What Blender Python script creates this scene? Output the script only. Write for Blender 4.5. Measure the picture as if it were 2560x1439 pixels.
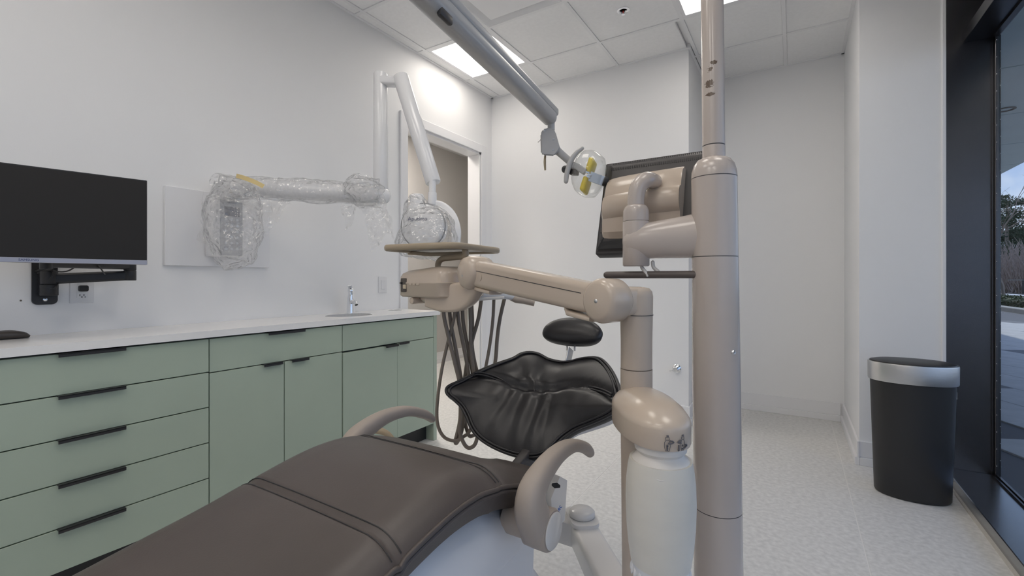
import bpy, bmesh, math, random
import numpy as np
from mathutils import Vector, Matrix, Euler, noise

for o in list(bpy.data.objects):
    bpy.data.objects.remove(o, do_unlink=True)
scene = bpy.context.scene
COL = scene.collection
R = random.Random(7)

# ------------------------------------------------------------------ camera
F_PX, HORIZON, YAW, EYE = 1137.05, 699.07, 0.555236, 1.131
cam_data = bpy.data.cameras.new('camera')
cam_data.sensor_width = 36.0
cam_data.lens = 36.0 * F_PX / 2560.0
cam_data.shift_y = -(719.5 - HORIZON) / 2560.0
cam_data.clip_start = 0.02
cam_data.clip_end = 400
cam = bpy.data.objects.new('camera', cam_data)
COL.objects.link(cam)
cam.location = (0, 0, EYE)
cam.rotation_euler = (math.pi / 2, 0, YAW)
scene.camera = cam

# ------------------------------------------------------------------ world, light, exposure
w = bpy.data.worlds.new('sky')
scene.world = w
w.use_nodes = True
nt = w.node_tree
nt.nodes.clear()
wo = nt.nodes.new('ShaderNodeOutputWorld')
bg = nt.nodes.new('ShaderNodeBackground')
tc = nt.nodes.new('ShaderNodeTexCoord')
sep = nt.nodes.new('ShaderNodeSeparateXYZ')
ramp = nt.nodes.new('ShaderNodeValToRGB')
ramp.color_ramp.elements[0].position = 0.0
ramp.color_ramp.elements[0].color = (0.46, 0.56, 0.78, 1)
ramp.color_ramp.elements[1].position = 0.6
ramp.color_ramp.elements[1].color = (0.15, 0.26, 0.58, 1)
nz = nt.nodes.new('ShaderNodeTexNoise')
nz.inputs['Scale'].default_value = 3.6
nz.inputs['Detail'].default_value = 8
nz.inputs['Roughness'].default_value = 0.55
cr = nt.nodes.new('ShaderNodeValToRGB')
cr.color_ramp.elements[0].position = 0.50
cr.color_ramp.elements[0].color = (0, 0, 0, 1)
cr.color_ramp.elements[1].position = 0.64
cr.color_ramp.elements[1].color = (1, 1, 1, 1)
mx = nt.nodes.new('ShaderNodeMixRGB')
mx.inputs[2].default_value = (0.80, 0.82, 0.88, 1)
L = nt.links.new
L(tc.outputs['Generated'], sep.inputs[0])
L(sep.outputs['Z'], ramp.inputs[0])
L(tc.outputs['Generated'], nz.inputs['Vector'])
L(nz.outputs['Fac'], cr.inputs[0])
L(cr.outputs[0], mx.inputs[0])
L(ramp.outputs[0], mx.inputs[1])
L(mx.outputs[0], bg.inputs[0])
bg.inputs[1].default_value = 1.45
L(bg.outputs[0], wo.inputs[0])
sun_d = bpy.data.lights.new('sun', 'SUN')
sun_d.energy = 2.2
sun_d.angle = 0.02
sun_d.color = (1.0, 0.95, 0.88)
sun = bpy.data.objects.new('sun', sun_d)
COL.objects.link(sun)
sun.location = (12, 4, 15)
sun.rotation_euler = (math.radians(-48), math.radians(-12), 0)
PANEL_EMIT = 6.3

vs = scene.view_settings
vs.view_transform = 'Standard'
vs.look = 'None'
vs.gamma = 1.0
vs.use_curve_mapping = False
vs.exposure = 0.0

# ------------------------------------------------------------------ measuring helpers
_c, _s = math.cos(YAW), math.sin(YAW)
def ray(px, py):
    u = (px - 1280.0) / F_PX
    return Vector((u * _c - _s, u * _s + _c, (HORIZON - py) / F_PX))
EY = Vector((0, 0, EYE))
def at(px, py, D): return EY + ray(px, py) * D          # a point D metres deep
def onX(px, py, X): r = ray(px, py); return EY + r * (X / r.x)
def onY(px, py, Y): r = ray(px, py); return EY + r * (Y / r.y)
def onZ(px, py, Z): r = ray(px, py); return EY + r * ((Z - EYE) / r.z)

# ------------------------------------------------------------------ materials
MATS = {}
def mat(name, col, rough=0.5, metal=0.0, var=0.0, vscale=8.0, bump=0.0, bscale=60.0, spec=0.5, coat=0.0, stretch=None, **kw):
    if name in MATS: return MATS[name]
    m = bpy.data.materials.new(name)
    m.use_nodes = True
    n = m.node_tree.nodes; l = m.node_tree.links.new
    p = n['Principled BSDF']
    p.inputs['Base Color'].default_value = (*col, 1)
    p.inputs['Roughness'].default_value = rough
    p.inputs['Metallic'].default_value = metal
    p.inputs['Specular IOR Level'].default_value = spec
    p.inputs['Coat Weight'].default_value = coat
    p.inputs['Coat Roughness'].default_value = 0.12
    for k, v in kw.items(): p.inputs[k].default_value = v
    t = n.new('ShaderNodeTexCoord'); src = t.outputs['Object']
    if stretch:
        mp = n.new('ShaderNodeMapping'); mp.inputs['Scale'].default_value = stretch
        l(src, mp.inputs[0]); src = mp.outputs[0]
    if var > 0:
        a = n.new('ShaderNodeTexNoise'); a.inputs['Scale'].default_value = vscale; a.inputs['Detail'].default_value = 6
        l(src, a.inputs['Vector'])
        r = n.new('ShaderNodeMapRange'); r.inputs['From Min'].default_value = 0.3; r.inputs['From Max'].default_value = 0.7
        r.inputs['To Min'].default_value = 1 - var; r.inputs['To Max'].default_value = 1 + var
        l(a.outputs['Fac'], r.inputs['Value'])
        h = n.new('ShaderNodeHueSaturation'); h.inputs['Color'].default_value = (*col, 1)
        l(r.outputs[0], h.inputs['Value']); l(h.outputs[0], p.inputs['Base Color'])
    if bump > 0:
        b = n.new('ShaderNodeTexNoise'); b.inputs['Scale'].default_value = bscale; b.inputs['Detail'].default_value = 4
        l(src, b.inputs['Vector'])
        bp = n.new('ShaderNodeBump'); bp.inputs['Strength'].default_value = bump; bp.inputs['Distance'].default_value = 0.004
        l(b.outputs['Fac'], bp.inputs['Height']); l(bp.outputs[0], p.inputs['Normal'])
    MATS[name] = m
    return m
def emit(name, col, s):
    m = bpy.data.materials.new(name); m.use_nodes = True
    p = m.node_tree.nodes['Principled BSDF']
    p.inputs['Base Color'].default_value = (*col, 1)
    p.inputs['Emission Color'].default_value = (*col, 1); p.inputs['Emission Strength'].default_value = s
    return m
def clear(name, tint=(1, 1, 1), f0=0.06, gain=0.7, rough=0.05, crinkle=0.0, veil=0.0, power=5.0):
    m = bpy.data.materials.new(name); m.use_nodes = True
    n = m.node_tree.nodes; l = m.node_tree.links.new; n.clear()
    o = n.new('ShaderNodeOutputMaterial'); mix = n.new('ShaderNodeMixShader')
    tr = n.new('ShaderNodeBsdfTransparent'); tr.inputs[0].default_value = (*tint, 1)
    gl = n.new('ShaderNodeBsdfGlossy'); gl.inputs['Roughness'].default_value = rough
    fr = n.new('ShaderNodeLayerWeight'); fr.inputs[0].default_value = 0.5
    pw = n.new('ShaderNodeMath'); pw.operation = 'POWER'; pw.inputs[1].default_value = power
    ma = n.new('ShaderNodeMath'); ma.operation = 'MULTIPLY_ADD'; ma.inputs[1].default_value = gain; ma.inputs[2].default_value = f0; ma.use_clamp = True
    l(fr.outputs['Facing'], pw.inputs[0]); l(pw.outputs[0], ma.inputs[0]); l(ma.outputs[0], mix.inputs[0]); l(tr.outputs[0], mix.inputs[1]); l(gl.outputs[0], mix.inputs[2])
    last = mix
    if veil > 0:
        df = n.new('ShaderNodeBsdfDiffuse'); df.inputs[0].default_value = (.9, .9, .91, 1)
        tl = n.new('ShaderNodeBsdfTranslucent'); tl.inputs[0].default_value = (.9, .9, .91, 1)
        ad = n.new('ShaderNodeMixShader'); l(df.outputs[0], ad.inputs[1]); l(tl.outputs[0], ad.inputs[2])
        m2 = n.new('ShaderNodeMixShader'); m2.inputs[0].default_value = veil
        l(mix.outputs[0], m2.inputs[1]); l(ad.outputs[0], m2.inputs[2]); last = m2
    if crinkle > 0:
        t = n.new('ShaderNodeTexCoord'); v = n.new('ShaderNodeTexVoronoi'); v.inputs['Scale'].default_value = 34
        b = n.new('ShaderNodeBump'); b.inputs['Strength'].default_value = crinkle; b.inputs['Distance'].default_value = 0.02
        l(t.outputs['Object'], v.inputs['Vector']); l(v.outputs['Distance'], b.inputs['Height'])
        l(b.outputs[0], gl.inputs['Normal']); l(b.outputs[0], fr.inputs['Normal'])
    l(last.outputs[0], o.inputs[0])
    return m

WALL = mat('wall_paint', (0.90, 0.90, 0.905), 0.55, bump=0.04, bscale=220)
TRIM = mat('trim_paint', (0.86, 0.86, 0.875), 0.35)
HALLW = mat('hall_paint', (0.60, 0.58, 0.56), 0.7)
TILEC = mat('ceiling_tile', (0.93, 0.93, 0.93), 0.9, var=0.02, vscale=40, bump=0.25, bscale=300)
GRID = mat('ceiling_grid', (0.88, 0.88, 0.885), 0.4)
FLOORT = mat('floor_tile', (0.70, 0.695, 0.68), 0.45, var=0.12, vscale=45, bump=0.06, bscale=150, stretch=(1, 1.1, 1))
GROUT = mat('grout', (0.80, 0.79, 0.77), 0.9)
SAGE = mat('sage_lacquer', (0.40, 0.475, 0.385), 0.5, var=0.015, vscale=5)
SAGED = mat('cabinet_carcass', (0.05, 0.06, 0.052), 0.7)
QUARTZ = mat('white_quartz', (0.86, 0.855, 0.85), 0.22, var=0.01, vscale=60)
BLACKM = mat('black_metal', (0.02, 0.02, 0.022), 0.4)
BRONZE = mat('dark_anodised', (0.105, 0.105, 0.112), 0.27, metal=1.0, var=0.06, vscale=3)
CHROME = mat('chrome', (0.85, 0.86, 0.88), 0.07, metal=1.0)
STEEL = mat('brushed_steel', (0.62, 0.62, 0.62), 0.3, metal=1.0, bump=0.15, bscale=30, stretch=(1, 1, 60))
BEIGE = mat('beige_plastic', (0.60, 0.50, 0.405), 0.26, coat=0.3)
BEIGEM = mat('beige_satin', (0.54, 0.455, 0.375), 0.42)
LGREY = mat('warm_grey_enamel', (0.68, 0.66, 0.64), 0.3, coat=0.3)
PUTTY = mat('putty_armrest', (0.42, 0.36, 0.31), 0.5)
SHELL = mat('chair_shell', (0.78, 0.78, 0.80), 0.35)
VINYL = mat('vinyl_with_sheen', (0.088, 0.072, 0.065), 0.42, var=0.08, vscale=5, bump=0.06, bscale=260)  # seat copy of the vinyl, ceiling sheen put into its lighter colour
VINYLB = mat('vinyl_without_sheen', (0.022, 0.021, 0.023), 0.36, bump=0.05, bscale=260)  # same vinyl, darker, without the ceiling sheen in its colour
HOSE = mat('taupe_hose', (0.215, 0.180, 0.150), 0.45)
WHITEP = mat('white_plastic', (0.82, 0.82, 0.83), 0.22, coat=0.2)
SCREEN = mat('screen_glass', (0.020, 0.017, 0.014), 0.45, spec=0.35)
SILVER = mat('silver_bezel', (0.42, 0.41, 0.45), 0.35, metal=0.6)
DARKP = mat('charcoal_plastic', (0.055, 0.050, 0.050), 0.45)
BLACKP = mat('black_plastic', (0.016, 0.016, 0.017), 0.45)
BINM = mat('bin_black', (0.022, 0.022, 0.023), 0.42)
BOTTLE = mat('frosted_bottle', (0.76, 0.73, 0.66), 0.32, var=0.03, vscale=9, stretch=(1, 1, 3), **{'Subsurface Weight': 0.25, 'Subsurface Radius': (0.02, 0.02, 0.018)})
IVORY = mat('ivory_plastic', (0.80, 0.76, 0.71), 0.35, var=0.03, vscale=30)
LIGHTG = mat('light_arm_grey', (0.50, 0.49, 0.48), 0.28, coat=0.3)
YELLOW = mat('amber_filter', (0.95, 0.72, 0.03), 0.3)
NAVY = mat('navy_ink', (0.02, 0.03, 0.12), 0.5)
INK = mat('grey_ink', (0.12, 0.115, 0.13), 0.5)
BLUE = mat('blue_ink', (0.02, 0.13, 0.5), 0.5)
TAPE = mat('masking_tape', (0.78, 0.62, 0.30), 0.7)
GLASS = clear('window_glass', (0.93, 0.97, 0.975), 0.025, 0.5, 0.0)
FILM = clear('clear_film', (0.985, 0.985, 0.985), 0.11, 0.9, 0.14, crinkle=0.8, veil=0.16, power=3.4)
SHIELD = clear('clear_shield', (0.97, 0.98, 0.98), 0.05, 0.8, 0.06, veil=0.12, power=3.5)

# ------------------------------------------------------------------ object helpers
def tag(o, label=None, cat=None, group=None, kind=None):
    if label: o['label'] = label
    if cat: o['category'] = cat
    if group: o['group'] = group
    if kind: o['kind'] = kind
    return o
def thing(name, loc, label, cat, group=None):
    o = bpy.data.objects.new(name, None); COL.objects.link(o)
    o.location = loc; o.empty_display_size = 0.05
    return tag(o, label, cat, group)
def link_mesh(name, me, m, parent=None):
    if m is not None:
        me.materials.clear(); me.materials.append(m)
    o = bpy.data.objects.new(name, me); COL.objects.link(o)
    if parent is not None: setp(o, parent)
    return o
def wloc(o):
    v = Vector(o.location)
    while o.parent: o = o.parent; v = v + Vector(o.location)
    return v
def setp(o, p):
    """parent without rotation; mesh data is in world coordinates, so shift it to the parent's origin"""
    base = wloc(p)
    o.parent = p
    if o.data is not None and hasattr(o.data, 'transform'):
        o.location = (0, 0, 0)
        o.data.transform(Matrix.Translation(-base))
def obj(name, bm, m, parent=None, smooth=None, loc=None):
    """bm holds world coordinates"""
    bmesh.ops.recalc_face_normals(bm, faces=bm.faces[:])
    me = bpy.data.meshes.new(name); bm.to_mesh(me); bm.free()
    if smooth is not None:
        me.polygons.foreach_set('use_smooth', [True] * len(me.polygons))
        if smooth < 179: me.set_sharp_from_angle(angle=math.radians(smooth))
    o = link_mesh(name, me, m, parent)
    if parent is None:
        vs_ = [v.co for v in me.vertices]
        c = Vector(((min(v.x for v in vs_) + max(v.x for v in vs_)) / 2, (min(v.y for v in vs_) + max(v.y for v in vs_)) / 2, min(v.z for v in vs_)))
        me.transform(Matrix.Translation(-c)); o.location = c
    return o
def struct(name, bm, m, parent=None, smooth=None):
    o = obj(name, bm, m, parent, smooth)
    if parent is None: o['kind'] = 'structure'
    return o
def BM(): return bmesh.new()
def box(bm, x0, x1, y0, y1, z0, z1, bev=0.0, seg=2):
    vs_ = [bm.verts.new((x, y, z)) for x in (x0, x1) for y in (y0, y1) for z in (z0, z1)]
    fs = [bm.faces.new([vs_[i] for i in q]) for q in ((0, 1, 3, 2), (4, 6, 7, 5), (0, 4, 5, 1), (2, 3, 7, 6), (0, 2, 6, 4), (1, 5, 7, 3))]
    if bev > 0:
        es = list({e for f in fs for e in f.edges})
        bmesh.ops.bevel(bm, geom=es, offset=bev, segments=seg, affect='EDGES', profile=0.5)
    return bm
def obox(bm, c, ax, ay, az, bev=0.0, seg=2):
    """box centred at c with half-axis vectors"""
    c, ax, ay, az = Vector(c), Vector(ax), Vector(ay), Vector(az)
    vs_ = [bm.verts.new(c + ax * i + ay * j + az * k) for i in (-1, 1) for j in (-1, 1) for k in (-1, 1)]
    fs = [bm.faces.new([vs_[i] for i in q]) for q in ((0, 1, 3, 2), (4, 6, 7, 5), (0, 4, 5, 1), (2, 3, 7, 6), (0, 2, 6, 4), (1, 5, 7, 3))]
    if bev > 0:
        es = list({e for f in fs for e in f.edges})
        bmesh.ops.bevel(bm, geom=es, offset=bev, segments=seg, affect='EDGES', profile=0.5)
    return bm
def catmull(pts, n=8):
    P = [Vector(p) for p in pts]; out = []
    for i in range(len(P) - 1):
        p0, p1, p2 = P[max(i - 1, 0)], P[i], P[i + 1]; p3 = P[min(i + 2, len(P) - 1)]
        for k in range(n):
            t = k / n
            out.append(0.5 * ((2 * p1) + (p2 - p0) * t + (2 * p0 - 5 * p1 + 4 * p2 - p3) * t * t + (3 * p1 - p0 - 3 * p2 + p3) * t ** 3))
    out.append(P[-1]); return out
def interp(vals, n):
    """resample a list of scalars to n entries"""
    m = len(vals); out = []
    for i in range(n):
        t = i / (n - 1) * (m - 1); k = min(int(t), m - 2); f = t - k
        out.append(vals[k] * (1 - f) + vals[k + 1] * f)
    return out
def sweep(bm, pts, sec, up=None, cap=True):
    """sec: list per point of 2D outlines [(a,b)] in the (side, up) frame"""
    n = len(pts); rings = []; u = Vector(up) if up is not None else None
    prev = None
    for i, p in enumerate(pts):
        t = (pts[min(i + 1, n - 1)] - pts[max(i - 1, 0)]).normalized()
        if u is not None:
            side = t.cross(u).normalized(); upv = side.cross(t).normalized()
        else:
            if prev is None:
                a = Vector((0, 0, 1)) if abs(t.z) < 0.9 else Vector((1, 0, 0))
                side = t.cross(a).normalized()
            else:
                side = (prev - t * prev.dot(t)).normalized()
            prev = side; upv = side.cross(t).normalized()
        rings.append([bm.verts.new(p + side * a + upv * b) for a, b in sec[i]])
    k = len(rings[0])
    for r0, r1 in zip(rings, rings[1:]):
        for j in range(k): bm.faces.new((r0[j], r0[(j + 1) % k], r1[(j + 1) % k], r1[j]))
    if cap:
        bm.faces.new(rings[0][::-1]); bm.faces.new(rings[-1])
    return bm
def circ(r, n=16): return [(r * math.cos(2 * math.pi * i / n), r * math.sin(2 * math.pi * i / n)) for i in range(n)]
def ell(a, b, n=20, e=2.0):
    out = []
    for i in range(n):
        t = 2 * math.pi * i / n; c_, s_ = math.cos(t), math.sin(t)
        out.append((a * math.copysign(abs(c_) ** (2 / e), c_), b * math.copysign(abs(s_) ** (2 / e), s_)))
    return out
def tube(bm, pts, r, n=12, sm=8, cap=True, rounded=False):
    P = catmull(pts, sm) if sm > 1 else [Vector(p) for p in pts]
    rr = interp(r, len(P)) if isinstance(r, (list, tuple)) else [r] * len(P)
    if rounded:
        d0 = (P[0] - P[1]).normalized(); d1 = (P[-1] - P[-2]).normalized()
        A, B = [], []
        for a in (80, 55, 30):
            A.append((P[0] + d0 * rr[0] * math.sin(math.radians(a)), rr[0] * math.cos(math.radians(a))))
        for a in (30, 55, 80):
            B.append((P[-1] + d1 * rr[-1] * math.sin(math.radians(a)), rr[-1] * math.cos(math.radians(a))))
        P = [a[0] for a in A] + P + [b[0] for b in B]; rr = [a[1] for a in A] + rr + [b[1] for b in B]
    return sweep(bm, P, [circ(r_, n) for r_ in rr], cap=cap)
def lathe(bm, c, prof, n=40, axis=None, tilt=None, cap=True):
    """prof: [(r, h)] along axis through c"""
    ax = Vector(axis).normalized() if axis is not None else Vector((0, 0, 1))
    a = Vector((1, 0, 0)) if abs(ax.x) < 0.8 else Vector((0, 1, 0))
    e1 = ax.cross(a).normalized(); e2 = ax.cross(e1)
    c = Vector(c); rings = []
    for r_, h in prof:
        rings.append([bm.verts.new(c + ax * h + (e1 * math.cos(2 * math.pi * i / n) + e2 * math.sin(2 * math.pi * i / n)) * max(r_, 1e-5)) for i in range(n)])
    for r0, r1 in zip(rings, rings[1:]):
        for j in range(n): bm.faces.new((r0[j], r0[(j + 1) % n], r1[(j + 1) % n], r1[j]))
    if cap:
        bm.faces.new(rings[0][::-1]); bm.faces.new(rings[-1])
    return bm
def cyl(bm, a, b, r0, r1=None, n=24, bev=0.0):
    a, b = Vector(a), Vector(b); h = (b - a).length; r1 = r0 if r1 is None else r1
    pr = [(r0, 0), (r1, h)] if bev <= 0 else [(r0 - bev, 0), (r0 - bev * .3, bev * .3), (r0, bev), (r1, h - bev), (r1 - bev * .3, h - bev * .3), (r1 - bev, h)]
    return lathe(bm, a, pr, n, axis=b - a)
def extr(bm, outline, thick_vec):
    """outline: list of 3D points, extruded along a vector"""
    tv = Vector(thick_vec)
    a = [bm.verts.new(Vector(p)) for p in outline]; b = [bm.verts.new(Vector(p) + tv) for p in outline]
    bm.faces.new(a[::-1]); bm.faces.new(b)
    for i in range(len(a)):
        j = (i + 1) % len(a); bm.faces.new((a[i], a[j], b[j], b[i]))
    return bm
def ellipsoid(bm, c, ax, ay, az, nu=32, nv=18, e=2.0):
    c, ax, ay, az = map(Vector, (c, ax, ay, az)); rings = []
    pw = lambda v: math.copysign(abs(v) ** (2 / e), v)
    for j in range(1, nv):
        ph = -math.pi / 2 + math.pi * j / nv
        rings.append([bm.verts.new(c + ax * pw(math.cos(ph)) * pw(math.cos(2 * math.pi * i / nu)) + ay * pw(math.cos(ph)) * pw(math.sin(2 * math.pi * i / nu)) + az * pw(math.sin(ph))) for i in range(nu)])
    s = bm.verts.new(c - az); n = bm.verts.new(c + az)
    for r0, r1 in zip(rings, rings[1:]):
        for i in range(nu): bm.faces.new((r0[i], r0[(i + 1) % nu], r1[(i + 1) % nu], r1[i]))
    for i in range(nu):
        bm.faces.new((s, rings[0][(i + 1) % nu], rings[0][i])); bm.faces.new((n, rings[-1][i], rings[-1][(i + 1) % nu]))
    return bm
def roundrect(w_, h_, r_, n=5):
    out = []
    for cx_, cy_, a0 in ((w_ - r_, h_ - r_, 0), (-w_ + r_, h_ - r_, 90), (-w_ + r_, -h_ + r_, 180), (w_ - r_, -h_ + r_, 270)):
        for k in range(n + 1):
            a = math.radians(a0 + 90 * k / n); out.append((cx_ + r_ * math.cos(a), cy_ + r_ * math.sin(a)))
    return out
def text(name, body, size, origin, xdir, updir, m, parent, depth=0.0006, align='CENTER'):
    cu = bpy.data.curves.new(name, 'FONT'); cu.body = body; cu.size = size; cu.extrude = depth; cu.align_x = align; cu.align_y = 'CENTER'
    cu.resolution_u = 3
    o = bpy.data.objects.new(name, cu); COL.objects.link(o)
    x = Vector(xdir).normalized(); n = x.cross(Vector(updir)).normalized(); u = n.cross(x)
    bpy.context.view_layer.update()
    me = bpy.data.meshes.new_from_object(o.evaluated_get(bpy.context.evaluated_depsgraph_get()))
    bpy.data.objects.remove(o, do_unlink=True)
    me.transform(Matrix.Translation(Vector(origin)) @ Matrix((x, u, n)).transposed().to_4x4())
    return link_mesh(name, me, m, parent)

# ================================================================== ROOM SHELL
XL, XG, YF, YR, YB, ZC = -2.56, 0.95, 3.745, 4.479, -1.7, 2.935
XR0, XR1, YP = -0.70, 0.340, 3.50          # recess from XR0 to XR1, pier face at YP
DY0, DY1, DZ = 2.572, 3.553, 2.349         # doorway in the left wall
XH = -4.12                                 # hall far wall
T = 0.13

# floor and its tiles
bm = BM(); box(bm, XH - 0.2, XG + 0.02, YB - 0.1, 7.2, -0.12, -0.0012)
floor = struct('floor', bm, GROUT)
TW, TL, G = 0.60, 1.20, 0.005
tile_cache = {}
def floor_tile(x0, x1, y0, y1):
    key = (round(x1 - x0, 3), round(y1 - y0, 3))
    if key not in tile_cache:
        b = BM(); box(b, 0, key[0], 0, key[1], -0.006, 0.0, 0.0006, 1)
        me = bpy.data.meshes.new('floor_tile'); b.to_mesh(me); b.free(); me.materials.append(FLOORT); tile_cache[key] = me
    o = bpy.data.objects.new('floor_tile', tile_cache[key]); COL.objects.link(o); o.parent = floor
    o.location = Vector((x0, y0, 0)) - floor.location
for i in range(-8, 3):
    x0 = 0.25 + (i - 1) * TW; x1 = x0 + TW
    x0, x1 = max(x0, XH), min(x1, XG - 0.03)
    if x1 - x0 < 0.02: continue
    off = 0.0 if i % 2 else 0.4
    for j in range(-6, 5):
        y0 = 3.26 - off + j * TL; y1 = y0 + TL
        y0, y1 = max(y0, YB), min(y1, 7.0)
        if y1 - y0 < 0.02: continue
        if y0 > YR and x0 > XL: continue
        if x1 < XL - 0.1 and y1 < 1.6: continue
        floor_tile(x0 + G / 2, x1 - G / 2, y0 + G / 2, y1 - G / 2)

# walls
bm = BM()
box(bm, XL - T, XL, YB, DY0, 0, ZC); box(bm, XL - T, XL, DY1, YF + 0.05, 0, ZC); box(bm, XL - T, XL, DY0, DY1, DZ, ZC)
struct('wall_left', bm, WALL)
bm = BM(); box(bm, XL - T, XR0, YF, YR + 0.1, 0, ZC); struct('wall_far', bm, WALL)
bm = BM(); box(bm, XR0 - 0.02, XR1 + 0.1, YR, YR + 0.1, 0, ZC); struct('wall_recess', bm, WALL)
bm = BM(); box(bm, XR1, 0.716, YP, YR + 0.1, 0, ZC); struct('wall_right', bm, WALL)
bm = BM(); box(bm, XL - T, XG + 0.1, YB - 0.1, YB, 0, ZC); struct('wall_back', bm, WALL)
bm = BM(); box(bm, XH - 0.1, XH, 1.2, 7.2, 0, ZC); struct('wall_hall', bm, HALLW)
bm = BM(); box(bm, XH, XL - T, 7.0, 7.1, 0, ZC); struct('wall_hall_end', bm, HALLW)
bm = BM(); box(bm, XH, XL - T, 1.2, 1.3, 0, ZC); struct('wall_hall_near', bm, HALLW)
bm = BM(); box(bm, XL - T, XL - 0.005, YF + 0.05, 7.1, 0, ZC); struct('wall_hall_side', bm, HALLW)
bm = BM(); box(bm, XH, XL - T, 1.2, 7.1, ZC, ZC + 0.05); struct('ceiling_hall', bm, WALL)

# baseboards: a tall board with a proud shoe
def baseboard(name, segs):
    b = BM()
    for (x0, x1, y0, y1, nx, ny) in segs:
        for t_, za, zb in ((0.013, 0.048, 0.145), (0.024, 0.0, 0.048)):
            if nx: box(b, min(x0, x0 + nx * t_), max(x0, x0 + nx * t_), y0, y1, za, zb, 0.002, 1)
            else: box(b, x0, x1, min(y0, y0 + ny * t_), max(y0, y0 + ny * t_), za, zb, 0.002, 1)
    struct(name, b, TRIM)
baseboard('baseboard_far', [(XL, XR0, YF, YF, 0, -1)])
baseboard('baseboard_recess', [(XR0, XR0, YF - 0.024, YR, 1, 0), (XR0 + 0.024, XR1 - 0.024, YR, YR, 0, -1), (XR1, XR1, YP - 0.024, YR, -1, 0)])
baseboard('baseboard_right', [(XR1 + 0.0005, 0.7155, YP, YP, 0, -1)])
baseboard('baseboard_hall', [(XH, XH, 1.3, 7.0, 1, 0)])

# doorway: casing and jamb lining
door = thing('door_1', (XL, (DY0 + DY1) / 2, 0), None, None); door['kind'] = 'structure'
CW, CT = 0.076, 0.018
bm = BM(); box(bm, XL, XL + CT, DY0 - CW, DY0, 0, DZ + CW, 0.003, 1); obj('door_casing', bm, TRIM, door)
bm = BM(); box(bm, XL, XL + CT, DY1, DY1 + CW, 0, DZ + CW, 0.003, 1); obj('door_casing', bm, TRIM, door)
bm = BM(); box(bm, XL, XL + CT, DY0, DY1, DZ, DZ + CW, 0.003, 1); obj('door_casing', bm, TRIM, door)
bm = BM(); box(bm, XL - T - 0.01, XL, DY0 - 0.001, DY0 + 0.016, 0, DZ); obj('door_jamb', bm, TRIM, door)
bm = BM(); box(bm, XL - T - 0.01, XL, DY1 - 0.016, DY1 + 0.001, 0, DZ); obj('door_jamb', bm, TRIM, door)
bm = BM(); box(bm, XL - T - 0.01, XL, DY0, DY1, DZ - 0.016, DZ + 0.001); obj('door_jamb', bm, TRIM, door)

# suspended ceiling
GX = [XL] + [-2.468 + 0.602 * k for k in range(6)] + [XG + 0.02]
GY = [-1.7, -1.585, -0.975, -0.365, 0.245, 0.855, 1.465, 2.075, 2.685, 3.295, 3.905, YR]
bm = BM(); box(bm, XL - T, XG + 0.06, YB - 0.1, YR + 0.1, ZC + 0.03, ZC + 0.09)
ceiling = struct('ceiling', bm, GRID)
def in_room(x0, x1, y0, y1):
    cx_, cy_ = (x0 + x1) / 2, (y0 + y1) / 2
    if cy_ > YF: return XR0 < cx_ < XR1
    return True
LIGHTS = [(1, 8), (4, 8), (3, 5), (5, 5), (2, 3), (4, 3), (3, 1), (5, 1)]  # after the first two, unseen panels added to brighten the room
DIFF = (2, 7)
tcache = {}
def cell_clip(i, j):
    x0, x1, y0, y1 = GX[i], GX[i + 1], GY[j], GY[j + 1]
    return x0, x1, y0, y1
def ceil_tile(x0, x1, y0, y1):
    key = (round(x1 - x0, 3), round(y1 - y0, 3))
    if key not in tcache:
        b = BM(); box(b, 0, key[0], 0, key[1], 0, 0.018, 0.002, 1)
        me = bpy.data.meshes.new('ceiling_tile'); b.to_mesh(me); b.free(); me.materials.append(TILEC); tcache[key] = me
    o = bpy.data.objects.new('ceiling_tile', tcache[key]); COL.objects.link(o); o.parent = ceiling
    o.location = Vector((x0, y0, ZC + 0.004)) - ceiling.location
GAP = 0.0115
for i in range(len(GX) - 1):
    for j in range(len(GY) - 1):
        x0, x1, y0, y1 = cell_clip(i, j)
        if (i, j) in LIGHTS or (i, j) == DIFF: continue
        parts = []
        if j == 9:                                  # row cut by the far wall and the recess
            if x1 <= XR0: parts = [(x0, x1, y0, YF)]
            elif x0 < XR0: parts = [(x0, XR0, y0, YF), (XR0 + 0.002, x1, y0, y1)]
            elif x0 < XR1: parts = [(x0, min(x1, XR1), y0, y1)] + ([(XR1, x1, y0, YP)] if x1 > XR1 else [])
            else: parts = [(x0, x1, y0, YP)]
        elif j == 10:
            if x1 <= XR0 or x0 >= XR1: continue
            parts = [(max(x0, XR0), min(x1, XR1), y0, y1)]
        else: parts = [(x0, x1, y0, y1)]
        for (a, b_, c_, d_) in parts:
            if b_ - a > 0.04 and d_ - c_ > 0.04: ceil_tile(a + GAP, b_ - GAP, c_ + GAP, d_ - GAP)
def tbar(b, x0, x1, y0, y1): box(b, x0, x1, y0, y1, ZC - 0.002, ZC + 0.03)
for x in GX[1:-1]:
    bm = BM(); y1 = YF if x < XR0 else (YR if x < XR1 else YP)
    tbar(bm, x - 0.012, x + 0.012, YB, y1); obj('grid_runner', bm, GRID, ceiling)
for y in GY[1:-1]:
    for a, b_ in zip(GX, GX[1:]):
        if y > YF:
            if a >= XR1 or b_ <= XR0: continue
            a, b_ = max(a, XR0), min(b_, XR1)
        bm = BM(); box(bm, a + 0.012, b_ - 0.012, y - 0.012, y + 0.012, ZC - 0.0015, ZC + 0.03); obj('grid_tee', bm, GRID, ceiling)
bm = BM()                                            # wall angle round the edge
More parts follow.
